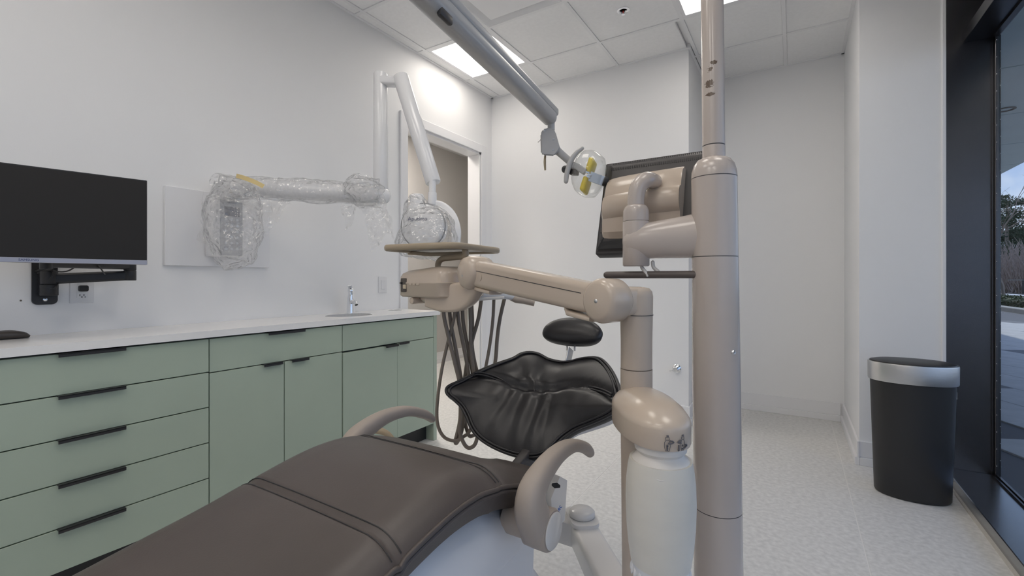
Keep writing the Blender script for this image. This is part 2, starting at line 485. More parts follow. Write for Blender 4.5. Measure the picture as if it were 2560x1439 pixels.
for (x0, x1, y0, y1) in ((XL, XL + 0.02, YB, YF), (XL, XR0, YF - 0.02, YF), (XR0, XR0 + 0.02, YF - 0.02, YR), (XR0, XR1, YR - 0.02, YR), (XR1 - 0.02, XR1, YP - 0.02, YR), (XR1, 0.74, YP - 0.02, YP)):
    box(bm, x0, x1, y0, y1, ZC - 0.003, ZC + 0.03)
obj('wall_angle', bm, GRID, ceiling)

# ceiling fittings
LED = emit('led_diffuser', (1, 0.935, 0.855), PANEL_EMIT)
for k, (i, j) in enumerate(LIGHTS):
    x0, x1, y0, y1 = cell_clip(i, j); cx_, cy_ = (x0 + x1) / 2, (y0 + y1) / 2
    lb = ['bright square LED panel in the ceiling above the doorway', 'bright square LED panel in the ceiling beside the recess, partly behind the pole', 'unseen LED panel added as fill light right above the dental chair', 'unseen LED panel added as fill light beside the window wall', 'unseen LED panel added as fill light above the foot of the chair, towards the cabinets', 'unseen LED panel added as fill light above the foot of the chair, towards the window', 'unseen LED panel added as fill light near the back wall, towards the cabinets', 'unseen LED panel added as fill light near the back wall, towards the window'][k]
    t = thing('ceiling_light', (cx_, cy_, ZC), lb, 'ceiling light', 'ceiling LED panels')
    b = BM()
    for (a, b2, c_, d_) in ((x0 + .012, x1 - .012, y0 + .012, y0 + .034), (x0 + .012, x1 - .012, y1 - .034, y1 - .012), (x0 + .012, x0 + .034, y0 + .034, y1 - .034), (x1 - .034, x1 - .012, y0 + .034, y1 - .034)):
        box(b, a, b2, c_, d_, ZC - 0.001, ZC + 0.028)
    obj('frame', b, TRIM, t)
    b = BM(); box(b, x0 + .034, x1 - .034, y0 + .034, y1 - .034, ZC + 0.003, ZC + 0.02); obj('diffuser', b, LED, t)
x0, x1, y0, y1 = cell_clip(*DIFF); cx_, cy_ = (x0 + x1) / 2, (y0 + y1) / 2
t = thing('air_diffuser', (cx_, cy_, ZC), 'square white air diffuser with a recessed border in the ceiling', 'air vent')
b = BM()
rings = []
for inset, z in ((0.012, 0.0), (0.02, -0.004), (0.026, 0.0), (0.06, 0.022), (0.075, 0.026)):
    rings.append([b.verts.new(p) for p in ((x0 + inset, y0 + inset, ZC + z), (x1 - inset, y0 + inset, ZC + z), (x1 - inset, y1 - inset, ZC + z), (x0 + inset, y1 - inset, ZC + z))])
for r0, r1 in zip(rings, rings[1:]):
    for q in range(4): b.faces.new((r0[q], r0[(q + 1) % 4], r1[(q + 1) % 4], r1[q]))
b.faces.new(rings[-1])
obj('vent_frame', b, GRID, t)
b = BM(); box(b, x0 + .072, x1 - .072, y0 + .072, y1 - .072, ZC + 0.002, ZC + 0.010, 0.003, 2); obj('plaque', b, GRID, t)
sp = onZ(1558, 27, ZC)
t = thing('sprinkler', (sp.x, sp.y, ZC), 'small chrome sprinkler head in a white ceiling tile', 'sprinkler')
bm = BM(); lathe(bm, (sp.x, sp.y, ZC + 0.004), [(0.042, 0), (0.042, -0.004), (0.030, -0.008), (0.024, -0.004), (0.022, 0.0)], 32); obj('escutcheon', bm, CHROME, t, 40)
bm = BM()
for s in (-1, 1): tube(bm, [(sp.x + s * 0.012, sp.y, ZC), (sp.x + s * 0.013, sp.y, ZC - 0.012), (sp.x + s * 0.004, sp.y, ZC - 0.024)], 0.003, 8, 4)
lathe(bm, (sp.x, sp.y, ZC - 0.024), [(0.004, 0.002), (0.012, 0), (0.012, -0.002), (0.002, -0.004)], 16); obj('deflector_frame', bm, CHROME, t, 40)
bm = BM(); cyl(bm, (sp.x, sp.y, ZC - 0.020), (sp.x, sp.y, ZC), 0.0035, n=10); obj('bulb', bm, mat('red_bulb', (0.5, 0.04, 0.02), 0.1), t, 40)

# ------------------------------------------------------------------ window wall
win = thing('window_1', (XG, 1.0, 0), None, None); win['kind'] = 'structure'
ZS, ZL = 0.066, 2.457
bm = BM(); box(bm, 0.727, XG, YB, YP, 0.0, ZS, 0.003, 1); obj('window_sill', bm, mat('sill_metal', (0.40, 0.41, 0.43), 0.24, metal=1.0), win)
bm = BM(); box(bm, 0.734, 0.948, YP, YP + 0.02, 0, ZC); obj('jamb_panel', bm, BRONZE, win)
bm = BM(); box(bm, 0.803, XG, YB, YP, ZL, ZL + 0.062, 0.002, 1); obj('lintel', bm, BRONZE, win)
bm = BM(); box(bm, 0.90, XG, YB, YP, ZL + 0.062, ZC); obj('transom_panel', bm, BRONZE, win)
bm = BM()
box(bm, 0.917, 0.9235, YP - 0.012, YP, ZS, ZL); box(bm, 0.9245, 0.9355, YP - 0.034, YP - 0.004, ZS, ZL, 0.0015, 1); box(bm, 0.9365, 0.948, YP - 0.026, YP, ZS, ZL)
obj('mullion', bm, BRONZE, win)
bm = BM(); box(bm, 0.912, 0.924, YB, YP - 0.035, ZS, ZS + 0.010); box(bm, 0.925, 0.936, YB, YP - 0.035, ZS, ZS + 0.016); box(bm, 0.912, 0.936, YB, YP - 0.035, ZL - 0.012, ZL); obj('glazing_bead', bm, BRONZE, win)
bm = BM(); box(bm, 0.938, 0.944, YB, YP - 0.027, ZS, ZL); obj('window_pane', bm, GLASS, win)
bm = BM()
for k in range(26):
    z = ZS + 0.06 + k * 0.092
    ellipsoid(bm, (0.929, YP - 0.035, z), (0.0022, 0, 0), (0, 0.0015, 0), (0, 0, 0.0022), 6, 4)
    ellipsoid(bm, (0.9455, YP - 0.027, z + 0.03), (0.0022, 0, 0), (0, 0.0015, 0), (0, 0, 0.0022), 6, 4)
o = obj('rivets', bm, STEEL, win, 60); o['kind'] = 'stuff'
bm = BM(); box(bm, 0.716, 0.734, YP - 0.008, YP + 0.02, 0, ZC, 0.002, 1); o = struct('trim_1', bm, TRIM)
bm = BM(); box(bm, 0.716, 0.727, YB, YP, 0, 0.010); struct('trim_2', bm, mat('sealant', (0.55, 0.53, 0.49), 0.7))

# ------------------------------------------------------------------ chrome valve on the far wall
v = onY(1692, 921, YF)
t = thing('wall_valve', (v.x, YF, v.z), 'small round chrome valve on the white wall end near the floor', 'valve')
bm = BM(); lathe(bm, v, [(0.034, 0), (0.034, 0.004), (0.028, 0.010), (0.016, 0.014), (0.014, 0.03), (0.022, 0.032), (0.024, 0.05), (0.018, 0.056)], 28, axis=(0, -1, 0)); obj('valve_body', bm, CHROME, t, 40)
bm = BM(); tube(bm, [v + Vector((0, -0.04, 0)), v + Vector((-0.03, -0.045, -0.012)), v + Vector((-0.045, -0.045, -0.015))], 0.004, 8); obj('lever', bm, CHROME, t, 40)

# ================================================================== CABINETS
XF = -2.155
YK0, YK1, YK2, YK3, YK4 = 0.215, 0.984, 1.668, 2.428, 2.462
ZB, ZT = 0.12, 0.876
fr_t = 0.019
def front(name, parent, y0, y1, z0, z1, dx=0.0):
    b = BM(); box(b, XF - fr_t + dx, XF + dx, y0 + .0021, y1 - .0021, z0 + .0021, z1 - .0021, 0.0012, 1)
    return obj(name, b, SAGE, parent)
def pull(parent, yc, hw, ztop, dx=0.0):
    b = BM()
    box(b, XF - 0.012 + dx, XF + 0.019 + dx, yc - hw, yc + hw, ztop - 0.0012, ztop + 0.0018)
    box(b, XF + 0.016 + dx, XF + 0.019 + dx, yc - hw, yc + hw, ztop - 0.011, ztop + 0.001, 0.0006, 1)
    return obj('handle', b, BLACKM, parent)
def carcass(name, y0, y1, label):
    t = thing(name, ((XL + XF) / 2, (y0 + y1) / 2, 0), label, 'cabinet', 'sage green base cabinets')
    b = BM(); box(b, XL + 0.005, XF - fr_t - 0.001, y0 + 0.0005, y1 - 0.0005, ZB + 0.001, 0.882); obj('body', b, SAGED, t)
    b = BM(); box(b, XL + 0.005, XF - 0.07, y0 + 0.0005, y1 - 0.0005, 0.001, ZB); obj('toe_kick', b, BLACKP, t)
    return t
t = carcass('drawer_cabinet', YK0, YK1, 'sage green cabinet of five drawers with long black pulls')
zs = [ZT, 0.731, 0.579, 0.426, 0.272, ZB]
for a, b_ in zip(zs, zs[1:]):
    d = front('drawer', t, YK0, YK1, b_, a); pull(d, 0.597, 0.093, a)
t = carcass('sink_cabinet', YK1, YK2, 'sage green cabinet with one wide drawer over two doors, between its neighbours')
d = front('drawer', t, YK1, YK2, 0.727, ZT); pull(d, 1.333, 0.096, ZT)
d = front('cabinet_door', t, YK1, 1.326, ZB, 0.727); pull(d, 1.262, 0.047, 0.727)
d = front('cabinet_door', t, 1.326, YK2, ZB, 0.727); pull(d, 1.404, 0.047, 0.727)
t = carcass('end_cabinet', YK2, YK4, 'sage green cabinet under the tap, two doors below a plain front')
front('false_front', t, YK2, YK3, 0.727, ZT)
d = front('cabinet_door', t, YK2, 2.082, ZB, 0.722, 0.004); pull(d, 2.024, 0.052, 0.722, 0.004)
d = front('cabinet_door', t, 2.082, YK3, ZB, 0.727); pull(d, 2.132, 0.043, 0.727)
bm = BM(); box(bm, XL + 0.005, XF, YK3, YK4, 0.001, 0.882, 0.001, 1); obj('end_panel', bm, SAGE, t)

# countertop with sink cut-out and waste hole
ct = thing('countertop', (-2.35, 1.34, 0.882), 'white quartz worktop along the left wall on green cabinets', 'countertop')
CX0, CX1, CY0, CY1, CZ0, CZ1 = XL + 0.001, -2.138, 0.19, 2.478, 0.8825, 0.912
SK, SR = Vector((-2.352, 1.872)), (0.118, 0.150)
WH, WR = Vector((-2.455, 2.352)), (0.050, 0.050)
bm = BM()
def hole_slab(b, holes):
    outer = [(CX0, CY0), (CX1, CY0), (CX1, CY1), (CX0, CY1)]
    for z, flip in ((CZ1, False), (CZ0, True)):
        loops = [[b.verts.new((x, y, z)) for x, y in outer]]
        for c_, r_ in holes:
            loops.append([b.verts.new((c_.x + r_[0] * math.cos(2 * math.pi * k / 40), c_.y + r_[1] * math.sin(2 * math.pi * k / 40), z)) for k in range(40)])
        es = []
        for lp in loops:
            for k in range(len(lp)): es.append(b.edges.new((lp[k], lp[(k + 1) % len(lp)])))
        bmesh.ops.triangle_fill(b, edges=es, use_beauty=True)
        hole_slab.loops.append(loops)
    for la, lb in zip(*hole_slab.loops):
        for k in range(len(la)): b.faces.new((la[k], la[(k + 1) % len(la)], lb[(k + 1) % len(la)], lb[k]))
hole_slab.loops = []
hole_slab(bm, [(SK, SR), (WH, WR)])
obj('slab', bm, QUARTZ, ct)
bm = BM(); n = 40; prof = [(1.03, 0.0), (1.0, -0.03), (0.92, -0.10), (0.7, -0.125), (0.12, -0.13)]; rings = []
for k_, h in prof: rings.append([bm.verts.new((SK.x + SR[0] * k_ * math.cos(2 * math.pi * i / n), SK.y + SR[1] * k_ * math.sin(2 * math.pi * i / n), CZ0 + h)) for i in range(n)])
for r0, r1 in zip(rings, rings[1:]):
    for i in range(n): bm.faces.new((r0[i], r0[(i + 1) % n], r1[(i + 1) % n], r1[i]))
bm.faces.new(rings[-1]); obj('sink_bowl', bm, mat('sink_ceramic', (0.74, 0.73, 0.71), 0.2), ct, 60)
bm = BM(); lathe(bm, (WH.x, WH.y, CZ0 - 0.16), [(0.05, 0), (0.051, 0.16), (0.056, 0.161)], 32, cap=False); obj('waste_chute', bm, mat('chute', (0.55, 0.54, 0.52), 0.4), ct, 60)

# tap
fb = onZ(877, 782.5, 0.912)
t = thing('tap', (fb.x, fb.y, 0.912), 'chrome single-lever tap standing behind the round sink', 'tap')
def k_at(z): return fb + Vector((0, 0, z))
bm = BM(); sweep(bm, [k_at(0.0), k_at(0.03), k_at(0.10), k_at(0.122)], [ell(.0235, .0235, 24, 3), ell(.0225, .0225, 24, 3), ell(.0195, .0195, 24, 2.6), ell(.017, .017, 24, 2)]); obj('tap_body', bm, CHROME, t, 40)
bm = BM(); tube(bm, [k_at(0.070), k_at(0.078) + Vector((0.05, -0.02, 0)), k_at(0.074) + Vector((0.095, -0.04, 0)), k_at(0.060) + Vector((0.11, -0.045, 0))], [0.0135, 0.0125, 0.0115, 0.0105], 16); obj('spout', bm, CHROME, t, 60)
bm = BM(); lathe(bm, k_at(0.122), [(.016, 0), (.016, .016), (.019, .018), (.020, .030), (.0165, .040), (.008, .046)], 24); obj('cartridge_cap', bm, CHROME, t, 40)
bm = BM(); obox(bm, k_at(0.168) + Vector((0.018, -0.02, 0.004)), Vector((0.030, -0.026, 0.008)), Vector((.009, .010, 0)), Vector((0, 0, .003)), 0.002); obj('lever', bm, CHROME, t, 40)

# mouse
mz = 0.912; mp = onZ(0, 846, mz)
t = thing('computer_mouse', (mp.x, mp.y, mz), 'dark wireless mouse lying on the white worktop below the screen', 'mouse')
u = (onZ(76, 843, mz) - onZ(0, 848.5, mz)); u.z = 0; u.normalize(); sd = Vector((-u.y, u.x, 0)); mc = onZ(76, 843, mz) - u * 0.062
bm = BM(); pts, sec = [], []
for k in range(13):
    s_ = -1 + 2 * k / 12; hh = 0.0165 * (1 - 0.55 * max(s_, 0) ** 2 - 0.7 * max(-s_, 0) ** 3) ; ww = 0.031 * (1 - 0.35 * abs(s_) ** 4)
    if k in (0, 12): hh *= 0.72; ww *= 0.86
    pts.append(mc + u * 0.058 * s_ + Vector((0, 0, hh))); sec.append(ell(ww, hh, 20, 2.6))
sweep(bm, pts, sec, up=(0, 0, 1)); obj('mouse_shell', bm, mat('mouse_brown', (0.06, 0.05, 0.045), 0.35), t, 50)
bm = BM(); cyl(bm, mc - u * 0.035 + sd * 0.004 + Vector((0, 0, 0.031)), mc - u * 0.035 - sd * 0.004 + Vector((0, 0, 0.031)), 0.006, n=14); obj('scroll_wheel', bm, mat('red_rubber', (0.5, 0.05, 0.04), 0.5), t, 40)

# ================================================================== LEFT WALL FITTINGS
# outlet plate with plug
op = onX(203, 727, XL)
t = thing('power_outlet', (XL, 0.675, 1.033), 'white wall outlet with a black plug, below the screen', 'outlet')
bm = BM(); box(bm, XL, XL + 0.006, 0.637, 0.713, 1.033, 1.15, 0.002, 2); obj('cover_plate', bm, WHITEP, t)
bm = BM(); box(bm, XL + 0.006, XL + 0.0085, 0.658, 0.692, 1.055, 1.128, 0.001, 1); o = obj('receptacle', bm, WHITEP, t)
bm = BM()
for y, z, hw, hh in ((0.667, 1.066, .0012, .004), (0.680, 1.066, .0012, .004), (0.6735, 1.0585, .0022, .0022), (0.684, 1.0585, .002, .0015)): box(bm, XL + 0.008, XL + 0.0092, y - hw, y + hw, z - hh, z + hh)
obj('slots', bm, BLACKP, o)
t = thing('power_plug', (XL, 0.675, 1.095), 'black power plug pushed into the white wall outlet', 'plug')
bm = BM(); box(bm, XL + 0.0085, XL + 0.035, 0.660, 0.690, 1.082, 1.108, 0.006, 2); obj('plug_body', bm, BLACKP, t, 40)
# switch by the door
t = thing('light_switch', (XL, 2.327, 1.037), 'white rocker light switch beside the doorway casing', 'switch')
bm = BM(); box(bm, XL, XL + 0.006, 2.290, 2.364, 1.037, 1.155, 0.002, 2); obj('cover_plate', bm, WHITEP, t)
bm = BM(); box(bm, XL + 0.006, XL + 0.010, 2.310, 2.344, 1.062, 1.130, 0.002, 1); obj('rocker', bm, WHITEP, t)
# nail hole
bm = BM(); h_ = onX(52, 751, XL); lathe(bm, h_, [(0.0035, 0.0), (0.003, 0.0012), (0.001, 0.0015)], 10, axis=(1, 0, 0)); tag(obj('wall_plug', bm, mat('wallplug', (0.12, 0.1, 0.08), 0.8), None), 'tiny brown wall plug left of the black bracket', 'wall plug')

# wall screen on a folding bracket
BRc = at(368, 661.5, 1.77); TRz = 1.131 + (HORIZON - 451) / F_PX * 1.77
LAT = Vector((0.194, 0.981, 0)).normalized(); NRM = Vector((0.981, -0.194, 0)).normalized(); UP = Vector((0, 0, 1))
MW, MH = 0.545, TRz - BRc.z
t = thing('wall_monitor', BRc - LAT * MW / 2, 'black flat screen with a silver lower edge on the left wall', 'monitor')
def mpt(a, h, d=0.0): return BRc - LAT * (MW - a) + UP * h + NRM * d          # a from left, h from bottom
bm = BM(); obox(bm, mpt(MW / 2, MH / 2, -0.012), LAT * MW / 2, NRM * 0.012, UP * MH / 2, 0.002, 1); obj('casing', bm, BLACKP, t)
bm = BM(); obox(bm, mpt(MW / 2, MH / 2 + 0.007, 0.0005), LAT * (MW / 2 - 0.003), NRM * 0.0006, UP * (MH / 2 - 0.0115)); obj('screen', bm, SCREEN, t)
bm = BM(); obox(bm, mpt(MW / 2, 0.0085, 0.001), LAT * MW / 2, NRM * 0.0025, UP * 0.0085, 0.001, 1); bz = obj('lower_bezel', bm, SILVER, t)
text('brand_lettering', 'SAMSUNG', 0.0105, BRc - LAT * (368 - 102) / F_PX * 1.35 + UP * 0.0085 + NRM * 0.0036, LAT, UP, NAVY, bz)
bm = BM(); obox(bm, mpt(MW / 2, MH / 2, -0.035), LAT * 0.12, NRM * 0.014, UP * 0.09, 0.01, 2); obj('rear_hump', bm, BLACKP, t)
vesa = mpt(MW / 2 + 0.0, MH / 2, -0.055)
t = thing('monitor_bracket', (XL, 0.562, 1.032), 'black folding wall bracket with cables, holding the wall screen', 'bracket')
bm = BM(); extr(bm, [Vector((XL, 0.562 + a, 1.137 + b_)) for a, b_ in roundrect(0.037, 0.105, 0.018)], (0.012, 0, 0)); pl = obj('wall_plate', bm, BLACKM, t, 40)
for z in (1.052, 1.222):
    bm = BM(); lathe(bm, (XL + 0.012, 0.562, z), [(0.008, 0), (0.0065, 0.003), (0.001, 0.0045)], 14, axis=(1, 0, 0)); obj('screw', bm, CHROME, pl, 40)
pv = Vector((XL + 0.045, 0.566, 0))
bm = BM(); cyl(bm, pv + UP * 1.068, pv + UP * 1.112, 0.027, bev=0.003); cyl(bm, pv + UP * 1.114, pv + UP * 1.165, 0.026, bev=0.003); box(bm, XL + 0.01, XL + 0.045, 0.542, 0.590, 1.072, 1.16); obj('pivot_barrel', bm, BLACKM, t, 40)
el = Vector((XL + 0.12, 0.80, 0))
ax_ = (el - pv).normalized(); sd = Vector((-ax_.y, ax_.x, 0))
bm = BM(); sweep(bm, [pv + UP * 1.135 + ax_ * 0.01, el + UP * 1.150], [roundrect(0.016, 0.021, 0.01)] * 2, up=(0, 0, 1)); cyl(bm, el + UP * 1.128, el + UP * 1.172, 0.022, bev=0.003); obj('lower_arm', bm, BLACKM, t, 40)
ve = vesa - NRM * 0.03; ve.z = 1.19
bm = BM(); sweep(bm, [el + UP * 1.195, Vector((ve.x, ve.y, 1.195))], [roundrect(0.015, 0.02, 0.01)] * 2, up=(0, 0, 1)); cyl(bm, el + UP * 1.172, el + UP * 1.22, 0.022, bev=0.003); cyl(bm, (ve.x, ve.y, 1.17), (ve.x, ve.y, vesa.z + 0.03), 0.018, bev=0.002)
obox(bm, vesa - NRM * 0.012, LAT * 0.05, NRM * 0.018, UP * 0.05, 0.003, 1); obj('upper_arm', bm, BLACKM, t, 40)
for pts in ([(84, 664, 1.83), (80, 680, 1.84), (88, 688, 1.82), (118, 680, 1.8), (140, 664, 1.78)], [(122, 664, 1.80), (132, 674, 1.79), (150, 679, 1.79), (172, 676, 1.8), (192, 664, 1.80)], [(132, 668, 1.8), (130, 690, 1.79), (115, 707, 1.79), (117, 718, 1.79), (132, 722, 1.79), (142, 715, 1.8), (147, 700, 1.83)], [(247, 663, 1.8), (255, 675, 1.83), (263, 685, 1.86)]):
    bm = BM(); tube(bm, [at(*p) for p in pts], 0.0026, 8, 6); obj('cable', bm, BLACKP, t, 60)
bm = BM()
for k, (a, b_) in enumerate((((90, 678), (125, 668)), ((96, 682), (132, 672)), ((104, 674), (150, 665)))): tube(bm, [at(*a, 1.80), at((a[0] + b_[0]) / 2, (a[1] + b_[1]) / 2 - 1, 1.79), at(*b_, 1.79)], 0.0055, 8, 3)
obj('cable_bundle', bm, BLACKP, t, 60)

# ------------------------------------------------------------------ x-ray unit
bm = BM(); box(bm, XL, XL + 0.022, 0.967, 1.474, 1.200, 1.580, 0.002, 1)
tag(obj('backing_board', bm, TRIM, None), 'white rectangular backing board on the wall behind the wrapped control box', 'wall panel')
xr = thing('xray_unit', onX(578, 650, XL + 0.1), 'white wall-mounted dental x-ray unit with folded arm over the doorway', 'x-ray unit')
XBx = XL + 0.105
a = onX(550, 640, XBx); b_ = onX(606, 487, XBx)
y0, y1, z0, z1 = a.y, b_.y, a.z - 0.002, 1.131 + (HORIZON - 487) / F_PX * 2.27
bm = BM(); box(bm, XL + 0.022, XBx, y0 - 0.035, y1 + 0.01, z0, z1 - 0.01, 0.012, 3); obj('control_housing', bm, WHITEP, xr, 40)
bm = BM(); box(bm, XBx, XBx + 0.003, y0, y1, z0 + 0.008, z1 - 0.02, 0.001, 1); kp = obj('keypad', bm, mat('keypad_grey', (0.44, 0.45, 0.47), 0.4), xr)
kw_, kh_ = y1 - y0, z1 - 0.02 - z0
bm = BM(); box(bm, XBx + 0.003, XBx + 0.0042, y0 + kw_ * .18, y0 + kw_ * .85, z1 - 0.098, z1 - 0.050); obj('display', bm, mat('display_navy', (0.012, 0.017, 0.05), 0.2), kp)
for r_ in range(6):
    for c_ in range(3):
        if (r_, c_) in ((2, 1),): continue
        bm = BM(); lathe(bm, (XBx + 0.003, y0 + kw_ * (0.25 + 0.25 * c_), z1 - 0.115 - r_ * 0.030), [(0.0065, 0), (0.0062, 0.001), (0.001, 0.0012)], 14, axis=(1, 0, 0)); obj('key', bm, mat('key_pale', (0.66, 0.69, 0.75), 0.4), kp, 40)
text('panel_lettering', 'Aputimo', 0.013, (XBx + 0.0034, y0 + kw_ * 0.5, z1 - 0.028), (0, 1, 0), UP, NAVY, kp)
# shoulder and horizontal arm
s0 = at(546, 463, 2.30); s1 = at(628, 470, 2.27); e1 = at(956, 489, 2.36)
bm = BM(); obox(bm, at(590, 467, 2.31), (at(640, 470, 2.30) - at(540, 464, 2.33)) * 0.5, Vector((0.05, -0.02, 0)), Vector((0, 0, 0.036)), 0.014, 3)
box(bm, XL + 0.022, at(590, 467, 2.31).x, at(585, 467, 2.35).y - 0.06, at(585, 467, 2.35).y + 0.05, 1.55, 1.61, 0.008, 2); obj('shoulder', bm, WHITEP, xr, 40)
bm = BM(); tube(bm, [at(600, 467, 2.29), at(700, 473, 2.31), e1], [0.048, 0.046, 0.044], 24, 6, rounded=True); obj('horizontal_arm', bm, WHITEP, xr, 60)
v0 = at(952, 488, 2.36); v1 = at(951.5, 182, 2.36)
bm = BM(); cyl(bm, v0, v1, 0.037, 0.035, 32, 0.008); obj('upright_arm', bm, WHITEP, xr, 40)
q0 = at(1003, 196, 2.33); q1 = at(1084, 458, 2.22)
bm = BM(); sweep(bm, [at(945, 203, 2.36), at(1005, 205, 2.33)], [roundrect(0.030, 0.022, 0.012)] * 2, up=(0, 0, 1)); obj('top_link', bm, WHITEP, xr, 40)
bm = BM(); cyl(bm, q0 + (q0 - q1).normalized() * 0.012, q1, 0.040, 0.037, 32, 0.008); obj('slanted_arm', bm, WHITEP, xr, 40)
n0 = at(1081, 452, 2.2); n1 = at(1081, 512, 2.2)
bm = BM(); cyl(bm, n0, n1, 0.0165, n=24); cyl(bm, at(1081, 481, 2.2), n1, 0.0205, 0.0225, 24, 0.002); obj('neck', bm, WHITEP, xr, 40)
bm = BM(); P = catmull([at(1076, 511, 2.2), at(1100, 514, 2.2), at(1120, 527, 2.19), at(1134, 548, 2.18), at(1141, 578, 2.16), at(1139, 606, 2.15)], 8)
sweep(bm, P, [roundrect(0.022, 0.013, 0.010)] * len(P), up=ray(1100, 550).normalized()); obj('yoke', bm, WHITEP, xr, 50)
hc = at(1064, 567, 2.14); hv = (EY - hc).normalized(); hs = hv.cross(UP).normalized() * -1; hu = hs.cross(hv) * -1
hd = (hv * 0.92 - hs * 0.38).normalized()
if hs.dot(Vector((_c, _s, 0))) < 0: hs = -hs
hu = UP.copy()
f_ = (hv - hs * 0.30); f_.z = 0; f_.normalize(); g_ = Vector((-f_.y, f_.x, 0))
bm = BM(); lathe(bm, hc - f_ * 0.075, [(0.055, 0), (0.082, 0.012), (0.098, 0.04), (0.104, 0.08), (0.103, 0.115), (0.098, 0.130), (0.092, 0.134), (0.03, 0.140), (0.001, 0.141)], 48, axis=f_); hd_o = obj('tube_head', bm, WHITEP, xr, 50)
bm = BM(); lathe(bm, hc + f_ * 0.035, [(0.1055, -0.007), (0.108, 0), (0.1055, 0.007)], 48, axis=f_, cap=False); obj('seam_ring', bm, mat('grey_rubber', (0.25, 0.25, 0.26), 0.5), hd_o, 60)
bm = BM(); lathe(bm, at(1043, 535, 2.13), [(0.052, 0), (0.046, 0.03), (0.034, 0.045), (0.033, 0.085), (0.028, 0.092)], 32); obj('cone', bm, WHITEP, xr, 50)
sd = g_ if g_.dot(Vector((_c, _s, 0))) > 0 else -g_
text('brand_lettering', 'Aputimo', 0.026, hc + f_ * 0.0655 + UP * 0.030 - sd * 0.018, sd, UP, NAVY, hd_o, 0.0012)

# clear film wrapping
def crumple(p, amp, k=0):
    q = p * 9 + Vector((k, k * .7, -k)); n1 = noise.noise_vector(q); n2 = noise.noise_vector(p * 26 + Vector((k, 3, 1))); n3 = noise.noise_vector(p * 70)
    return p + n1 * amp + n2 * amp * 0.55 + n3 * amp * 0.22
def film_tube(b, pts, rads, n=22, amp=0.02, k=0, sm=10):
    P = catmull(pts, sm); rr = interp(rads, len(P)); m0 = len(b.verts)
    sweep(b, P, [circ(r_, n) for r_ in rr], cap=False)
    b.verts.ensure_lookup_table()
    for v in b.verts[m0:]: v.co = crumple(v.co, amp, k)
def film_sheet(b, c4, nu=14, nv=14, amp=0.03, k=0):
    a0, a1, b0, b1 = [Vector(p) for p in c4]; g = []
    for i in range(nu + 1):
        row = []
        for j in range(nv + 1):
            u, v = i / nu, j / nv
            row.append(b.verts.new(crumple((a0 * (1 - u) + a1 * u) * (1 - v) + (b0 * (1 - u) + b1 * u) * v, amp, k)))
        g.append(row)
    for i in range(nu):
        for j in range(nv): b.faces.new((g[i][j], g[i + 1][j], g[i + 1][j + 1], g[i][j + 1]))
bm = BM()
film_tube(bm, [at(596, 668, 2.22), at(592, 655, 2.22), at(588, 600, 2.20), at(586, 530, 2.20), at(590, 490, 2.20), at(590, 452, 2.22)], [0.02, 0.085, 0.115, 0.12, 0.10, 0.06], 26, 0.022, 1, 6)
film_sheet(bm, [at(512, 470, 2.15), at(505, 560, 2.15), at(488, 600, 2.16), at(540, 640, 2.16)], 8, 10, 0.02, 2)
film_sheet(bm, [at(640, 480, 2.1), at(720, 505, 2.15), at(620, 620, 2.1), at(655, 600, 2.12)], 12, 10, 0.022, 3)
film_sheet(bm, [at(530, 450, 2.18), at(640, 450, 2.18), at(520, 500, 2.14), at(650, 505, 2.14)], 12, 6, 0.02, 4)
fw = obj('film_wrap', bm, FILM, None); tag(fw, 'crumpled clear plastic film bagged round the control box with tape', 'plastic wrap', 'clear plastic film on the x-ray unit')
bm = BM(); P = catmull([at(591, 439, 2.14), at(612, 445, 2.12), at(640, 456, 2.12), at(659, 466, 2.13)], 6); sweep(bm, P, [[(-.0006, -.010), (.0006, -.010), (.0006, .010), (-.0006, .010)]] * len(P), up=(0, 0, 1)); obj('tape_strip', bm, TAPE, fw)
bm = BM(); film_tube(bm, [at(545, 466, 2.27), at(640, 470, 2.28), at(760, 477, 2.31), at(880, 484, 2.34), at(952, 490, 2.36)], [0.062, 0.060, 0.056, 0.056, 0.062], 22, 0.012, 5, 12)
tag(obj('film_wrap', bm, FILM, None), 'clear plastic film wound tightly along the horizontal white arm', 'plastic wrap', 'clear plastic film on the x-ray unit')
bm = BM()
film_tube(bm, [at(905, 438, 2.33), at(905, 455, 2.33), at(912, 480, 2.33), at(925, 510, 2.33)], [0.03, 0.085, 0.10, 0.06], 24, 0.024, 6, 8)
film_sheet(bm, [at(850, 505, 2.30), at(900, 510, 2.28), at(862, 575, 2.28), at(885, 550, 2.28)], 8, 8, 0.02, 7)
film_sheet(bm, [at(905, 505, 2.28), at(958, 500, 2.30), at(925, 635, 2.27), at(985, 575, 2.30)], 12, 16, 0.022, 8)
film_sheet(bm, [at(945, 470, 2.28), at(962, 470, 2.28), at(960, 560, 2.28), at(990, 600, 2.30)], 6, 12, 0.02, 9)
tag(obj('film_wrap', bm, FILM, None), 'loose clear plastic film bunched and hanging below the upright white arm', 'plastic wrap', 'clear plastic film on the x-ray unit')
bm = BM()
film_tube(bm, [at(1045, 483, 2.1), at(1043, 495, 2.1), at(1045, 525, 2.1), at(1064, 560, 2.1), at(1070, 600, 2.1), at(1072, 640, 2.1), at(1072, 646, 2.1)], [0.02, 0.045, 0.062, 0.125, 0.145, 0.12, 0.02], 30, 0.014, 10, 6)
film_sheet(bm, [at(1068, 500, 2.05), at(1078, 520, 2.05), at(1120, 545, 2.05), at(1142, 560, 2.1)], 10, 10, 0.014, 11)
tag(obj('film_wrap', bm, FILM, None), 'clear plastic film bag over the round white x-ray tube head', 'plastic wrap', 'clear plastic film on the x-ray unit')

